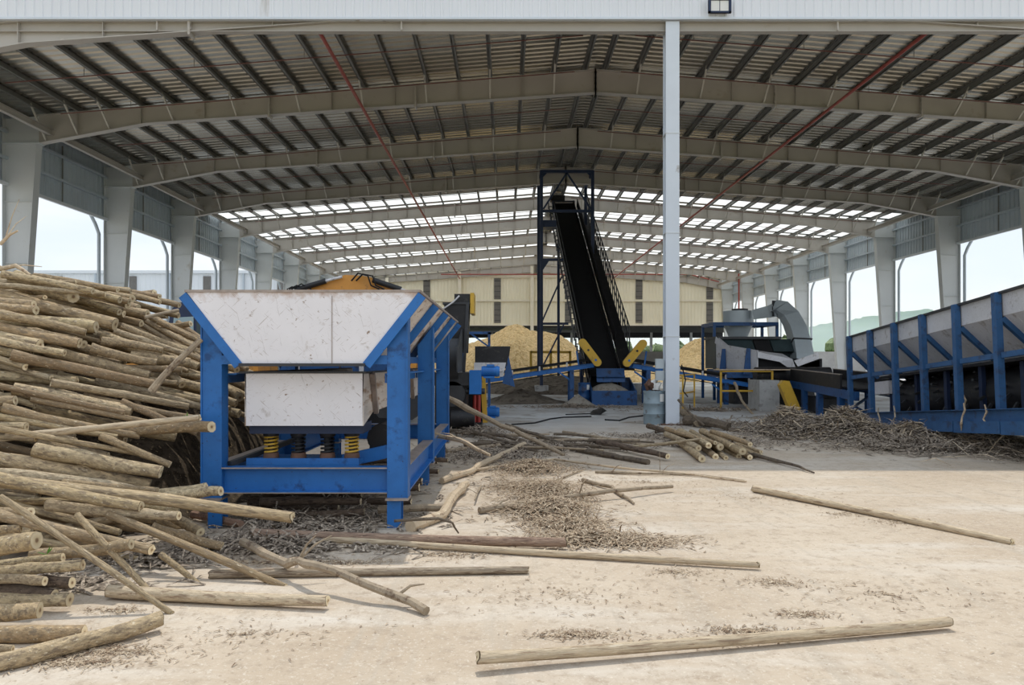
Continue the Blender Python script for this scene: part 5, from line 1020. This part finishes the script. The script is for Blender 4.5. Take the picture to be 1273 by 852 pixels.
shreds('bark_crumbs', 'dark litter of twigs around and below the hopper', [(-2.1, 7.6, 1.4, 1.2, 3, .05), (-2.2, 6.7, 1.6, .5, 2, .03), (-2.0, 10, 1.2, 3, 3, .1), (-.3, 13.2, 1.3, 1.4, 3, .08), (.4, 14.5, 1.6, 1.5, 2, .08), (-.6, 17, 1.4, 1.4, 2, .2), (-3.0, 6.2, .9, .5, 1, .03), (-3.4, 5.6, .8, .4, .7, .02), (1.5, 14.6, 1.2, .8, .7, .03)], 5200, 'shred_dark', .06, .30, .011, seed=5, cat='litter')
shreds('bark_crumbs', 'twigs and crumbs on the shaded floor near the gable post', [(4.6, 15.2, 2.2, 1.5, 2, .03), (5.6, 19.6, 1.8, 1.2, 2, .05), (3.2, 16.5, 2.2, 1.0, 1, .02), (6.8, 25.5, 3, .8, 2, .05), (2.5, 27.2, 3.5, 1.2, 2, .03), (8.3, 21.5, 2, 1.5, 1, .03)], 2600, 'shred_dark', .08, .35, .014, seed=6, cat='litter')
shreds('hopper_fill', 'bark and splinters lying inside the feed hopper', [(-2.05, 8.2, .7, .6, 1, .35), (-2.05, 9.6, .7, .9, 1, .4), (-2.05, 11.2, .7, .9, 1, .4), (-2.05, 12.5, .7, .5, 1, .35)], 10, 'shred_dark', seed=7) if False else None
m = MB(); m.prism([(BLX + .0, 7.46, ZB + .01), (BRX, 7.46, ZB + .01), (BRX + .22, 7.46, ZB + .34), (XM, 7.46, ZB + .42), (BLX - .22, 7.46, ZB + .34)], (0, 5.6, 0)); tag(m.build('hopper_fill', 'litter'), 'unseen bark fill added in the feed hopper to block the sun', 'dark core', kind='stuff')  # unseen fill, added to stop sunlight slipping through below the hopper
# a few green leaves among the logs
for i, (x, y, Y, lab) in enumerate(((58, 690, 4.8, 'green leaf blades beside the split stub at the left edge'), (232, 522, 7.0, 'green leaf by the left hopper post'))):
    t = thing('leaf_sprig', lab, 'leaf', at(x, y, Y))
    for k in range(3):
        p = at(x, y, Y); d = Vector((rng.uniform(-.06, .06), -.02, rng.uniform(.02, .08))); sde = Vector((.005, .003, 0)); m = MB(); m.prism([p, p + d * .5 + sde, p + d, p + d * .5 - sde], (0, .002, 0)); m.build('leaf', 'leaf_bright', t)
# ================================================================ chip piles and the land beyond
mound('wood_chip_pile', .9, 64, 7.6, 9.5, 4.75, 'chips', 'large golden wood chip pile at the back, left of the tower', 'wood chips', seed=8, peak=.42, rough=.035, n=(90, 80), fsc=.8)
mound('wood_chip_pile', -5.6, 64, 5, 7, 3.9, 'chips', 'golden wood chips behind the black chipper', 'wood chips', seed=9, peak=.8, rough=.035, fsc=.8)
mound('wood_chip_pile', 18.2, 68, 6.5, 7, 3.6, 'chips', 'golden wood chip pile seen under the right conveyor', 'wood chips', seed=10, peak=.8, rough=.035, fsc=.8)
mound('wood_chip_pile', 10.5, 66, 5, 6, 1.7, 'chips', 'low golden wood chips behind the gable post', 'wood chips', seed=12, peak=.8, rough=.035, fsc=.8)
# white warehouse to the left
wh = thing('warehouse', 'long white warehouse seen through the left side of the shed', 'building', (-45, 82, 0))
m = MB(); vsheet(m, (-75, 78, 0), (-20.5, 78, 0), 0, lambda q: 11.0, .5, .03, (0, -1, 0)); m.box(-75, -20.5, 78.1, 96, 0, 11.0); m.build('wall', 'white_sheet', wh)
m = MB(); m.box(-75.3, -20.2, 77.7, 96.3, 11.0, 11.3); m.build('roof', 'white_sheet', wh)
for i in range(7):
    X = -70.6 + 7.8 * i; m = MB(); m.box(X - .38, X + .38, 77.85, 77.95, 7.6, 10.7); w_ = m.build('window', 'louver', wh); m = MB(); m.box(X - .38, X + .38, 77.8, 77.86, 9.1, 9.25); m.build('mullion', 'white_sheet', w_)
    m = MB(); m.box(X + 3.8, X + 3.95, 77.75, 77.9, 0, 11); m.build('downpipe', 'wall_sheet', wh)
m = MB(); m.box(-60, -21, 60, 60.3, 0, 3.6); m.box(-60, -21, 59.9, 60.4, 3.6, 3.8); tag(m.build('yard_wall', 'white_sheet'), 'low white wall before the long warehouse', 'wall')
# boundary wall of concrete panels
bw = thing('boundary_wall', 'grey concrete panel wall with posts beyond the shed', 'wall', (40, 92, 0))
for i in range(34):
    X = -20 + 3.6 * i; m = MB(); m.box(X + .12, X + 3.48, 92, 92.15, 0, 2.95); m.build('panel', 'panel_concrete', bw)
    m = MB(); m.box(X - .14, X + .14, 91.9, 92.25, 0, 3.1); m.build('post', 'white_sheet', bw)
# trees
def blob_tree(name, X, Y, h, wd, label, seed, mat='leaf'):
    r_ = random.Random(seed); t = thing(name, label, 'tree', (X, Y, -.3), 'trees beyond the boundary wall')
    m = MB(); m.tube([(X, Y, -.3), (X + .1, Y, h * .5)], [.2, .1], 7); m.build('trunk', 'trunk', t)
    m = MB()
    for k in range(10):
        c = Vector((X + r_.uniform(-.5, .5) * wd, Y + r_.uniform(-.5, .5) * wd, h * r_.uniform(.4, .85))); rr = wd * r_.uniform(.25, .42); nl, na = 5, 8; vs = []
        for i in range(nl + 1):
            for j in range(na):
                a, b = math.pi * i / nl, 2 * math.pi * j / na; q = rr * r_.uniform(.75, 1.2); vs.append(c + Vector((q * math.sin(a) * math.cos(b), q * math.sin(a) * math.sin(b), q * math.cos(a) * .85)))
        m.add(vs, [(i * na + j, i * na + (j + 1) % na, (i + 1) * na + (j + 1) % na, (i + 1) * na + j) for i in range(nl) for j in range(na)])
    m.build('crown', mat, t)
tr_ = sorted([(45 + i * 5.2 + rng.uniform(-1.5, 1.5), rng.uniform(118, 150)) for i in range(15)], key=lambda t: t[0] / t[1])
NTH = ORDN + ['eleventh', 'twelfth', 'thirteenth', 'fourteenth', 'fifteenth']
for i, (X, Y) in enumerate(tr_): blob_tree('tree', X, Y, rng.uniform(4.2, 6.6), rng.uniform(4.5, 6.5), f'green tree beyond the boundary wall on the right, {NTH[i]} from the left', 100 + i)
for i in range(6): blob_tree('bush', 17 + i * 3.4, 100 + rng.uniform(-1, 1), rng.uniform(3.8, 4.8), 3.2, f'bushy tree glimpsed under the rear lean-to, {NTH[i]} from the left', 200 + i)
# hills
def hill(label, pts, Y, depth, seed):
    vs, fs = [], []; nx_, ny_ = 120, 14; X0, X1 = pts[0][0], pts[-1][0]
    for j in range(ny_ + 1):
        for i in range(nx_ + 1):
            X = X0 + (X1 - X0) * i / nx_; h = np.interp(X, [p[0] for p in pts], [p[1] for p in pts]); f = math.sin(math.pi / 2 * min(1, j / (ny_ * .75)))
            z = h * f + (4.5 * noise.noise(Vector((X * .035, j * .9, seed))) + 2.5 * noise.noise(Vector((X * .12, j * 2, seed)))) * f
            vs.append((X, Y + depth * j / ny_, max(z, -1)))
    W2 = nx_ + 1; fs = [(j * W2 + i, j * W2 + i + 1, (j + 1) * W2 + i + 1, (j + 1) * W2 + i) for j in range(ny_) for i in range(nx_)]
    m = MB(); m.add(vs, fs); o = m.build('hill', 'hill', smooth=True); return tag(o, label, 'hill')
Yh = 700
def hx(x, y): p = at(x, y, Yh + 90); return (p.x, p.z)
hill('hazy wooded hill on the horizon at the right', [hx(940, 446), hx(965, 432), hx(1000, 412), hx(1040, 402), hx(1085, 396), hx(1120, 389), hx(1140, 386), hx(1165, 391), hx(1200, 398), hx(1273, 404), hx(1350, 410), hx(1500, 425)], Yh, 120, 1)

# haze over the land between the wall and the hill
hz = MB(); hz.box(-690, 890, 165, 700, -.3, 32); ho = hz.build('haze', 'paper'); tag(ho, 'pale summer haze over the distant land', 'haze', kind='stuff')
hm_ = bpy.data.materials.new('haze'); hm_.use_nodes = True; t = hm_.node_tree; t.nodes.clear(); o = t.nodes.new('ShaderNodeOutputMaterial'); v = t.nodes.new('ShaderNodeVolumeScatter')
v.inputs['Density'].default_value = .0018; v.inputs['Color'].default_value = (.70, .85, 1, 1); v.inputs['Anisotropy'].default_value = .3; t.links.new(v.outputs[0], o.inputs['Volume']); ho.data.materials[0] = hm_
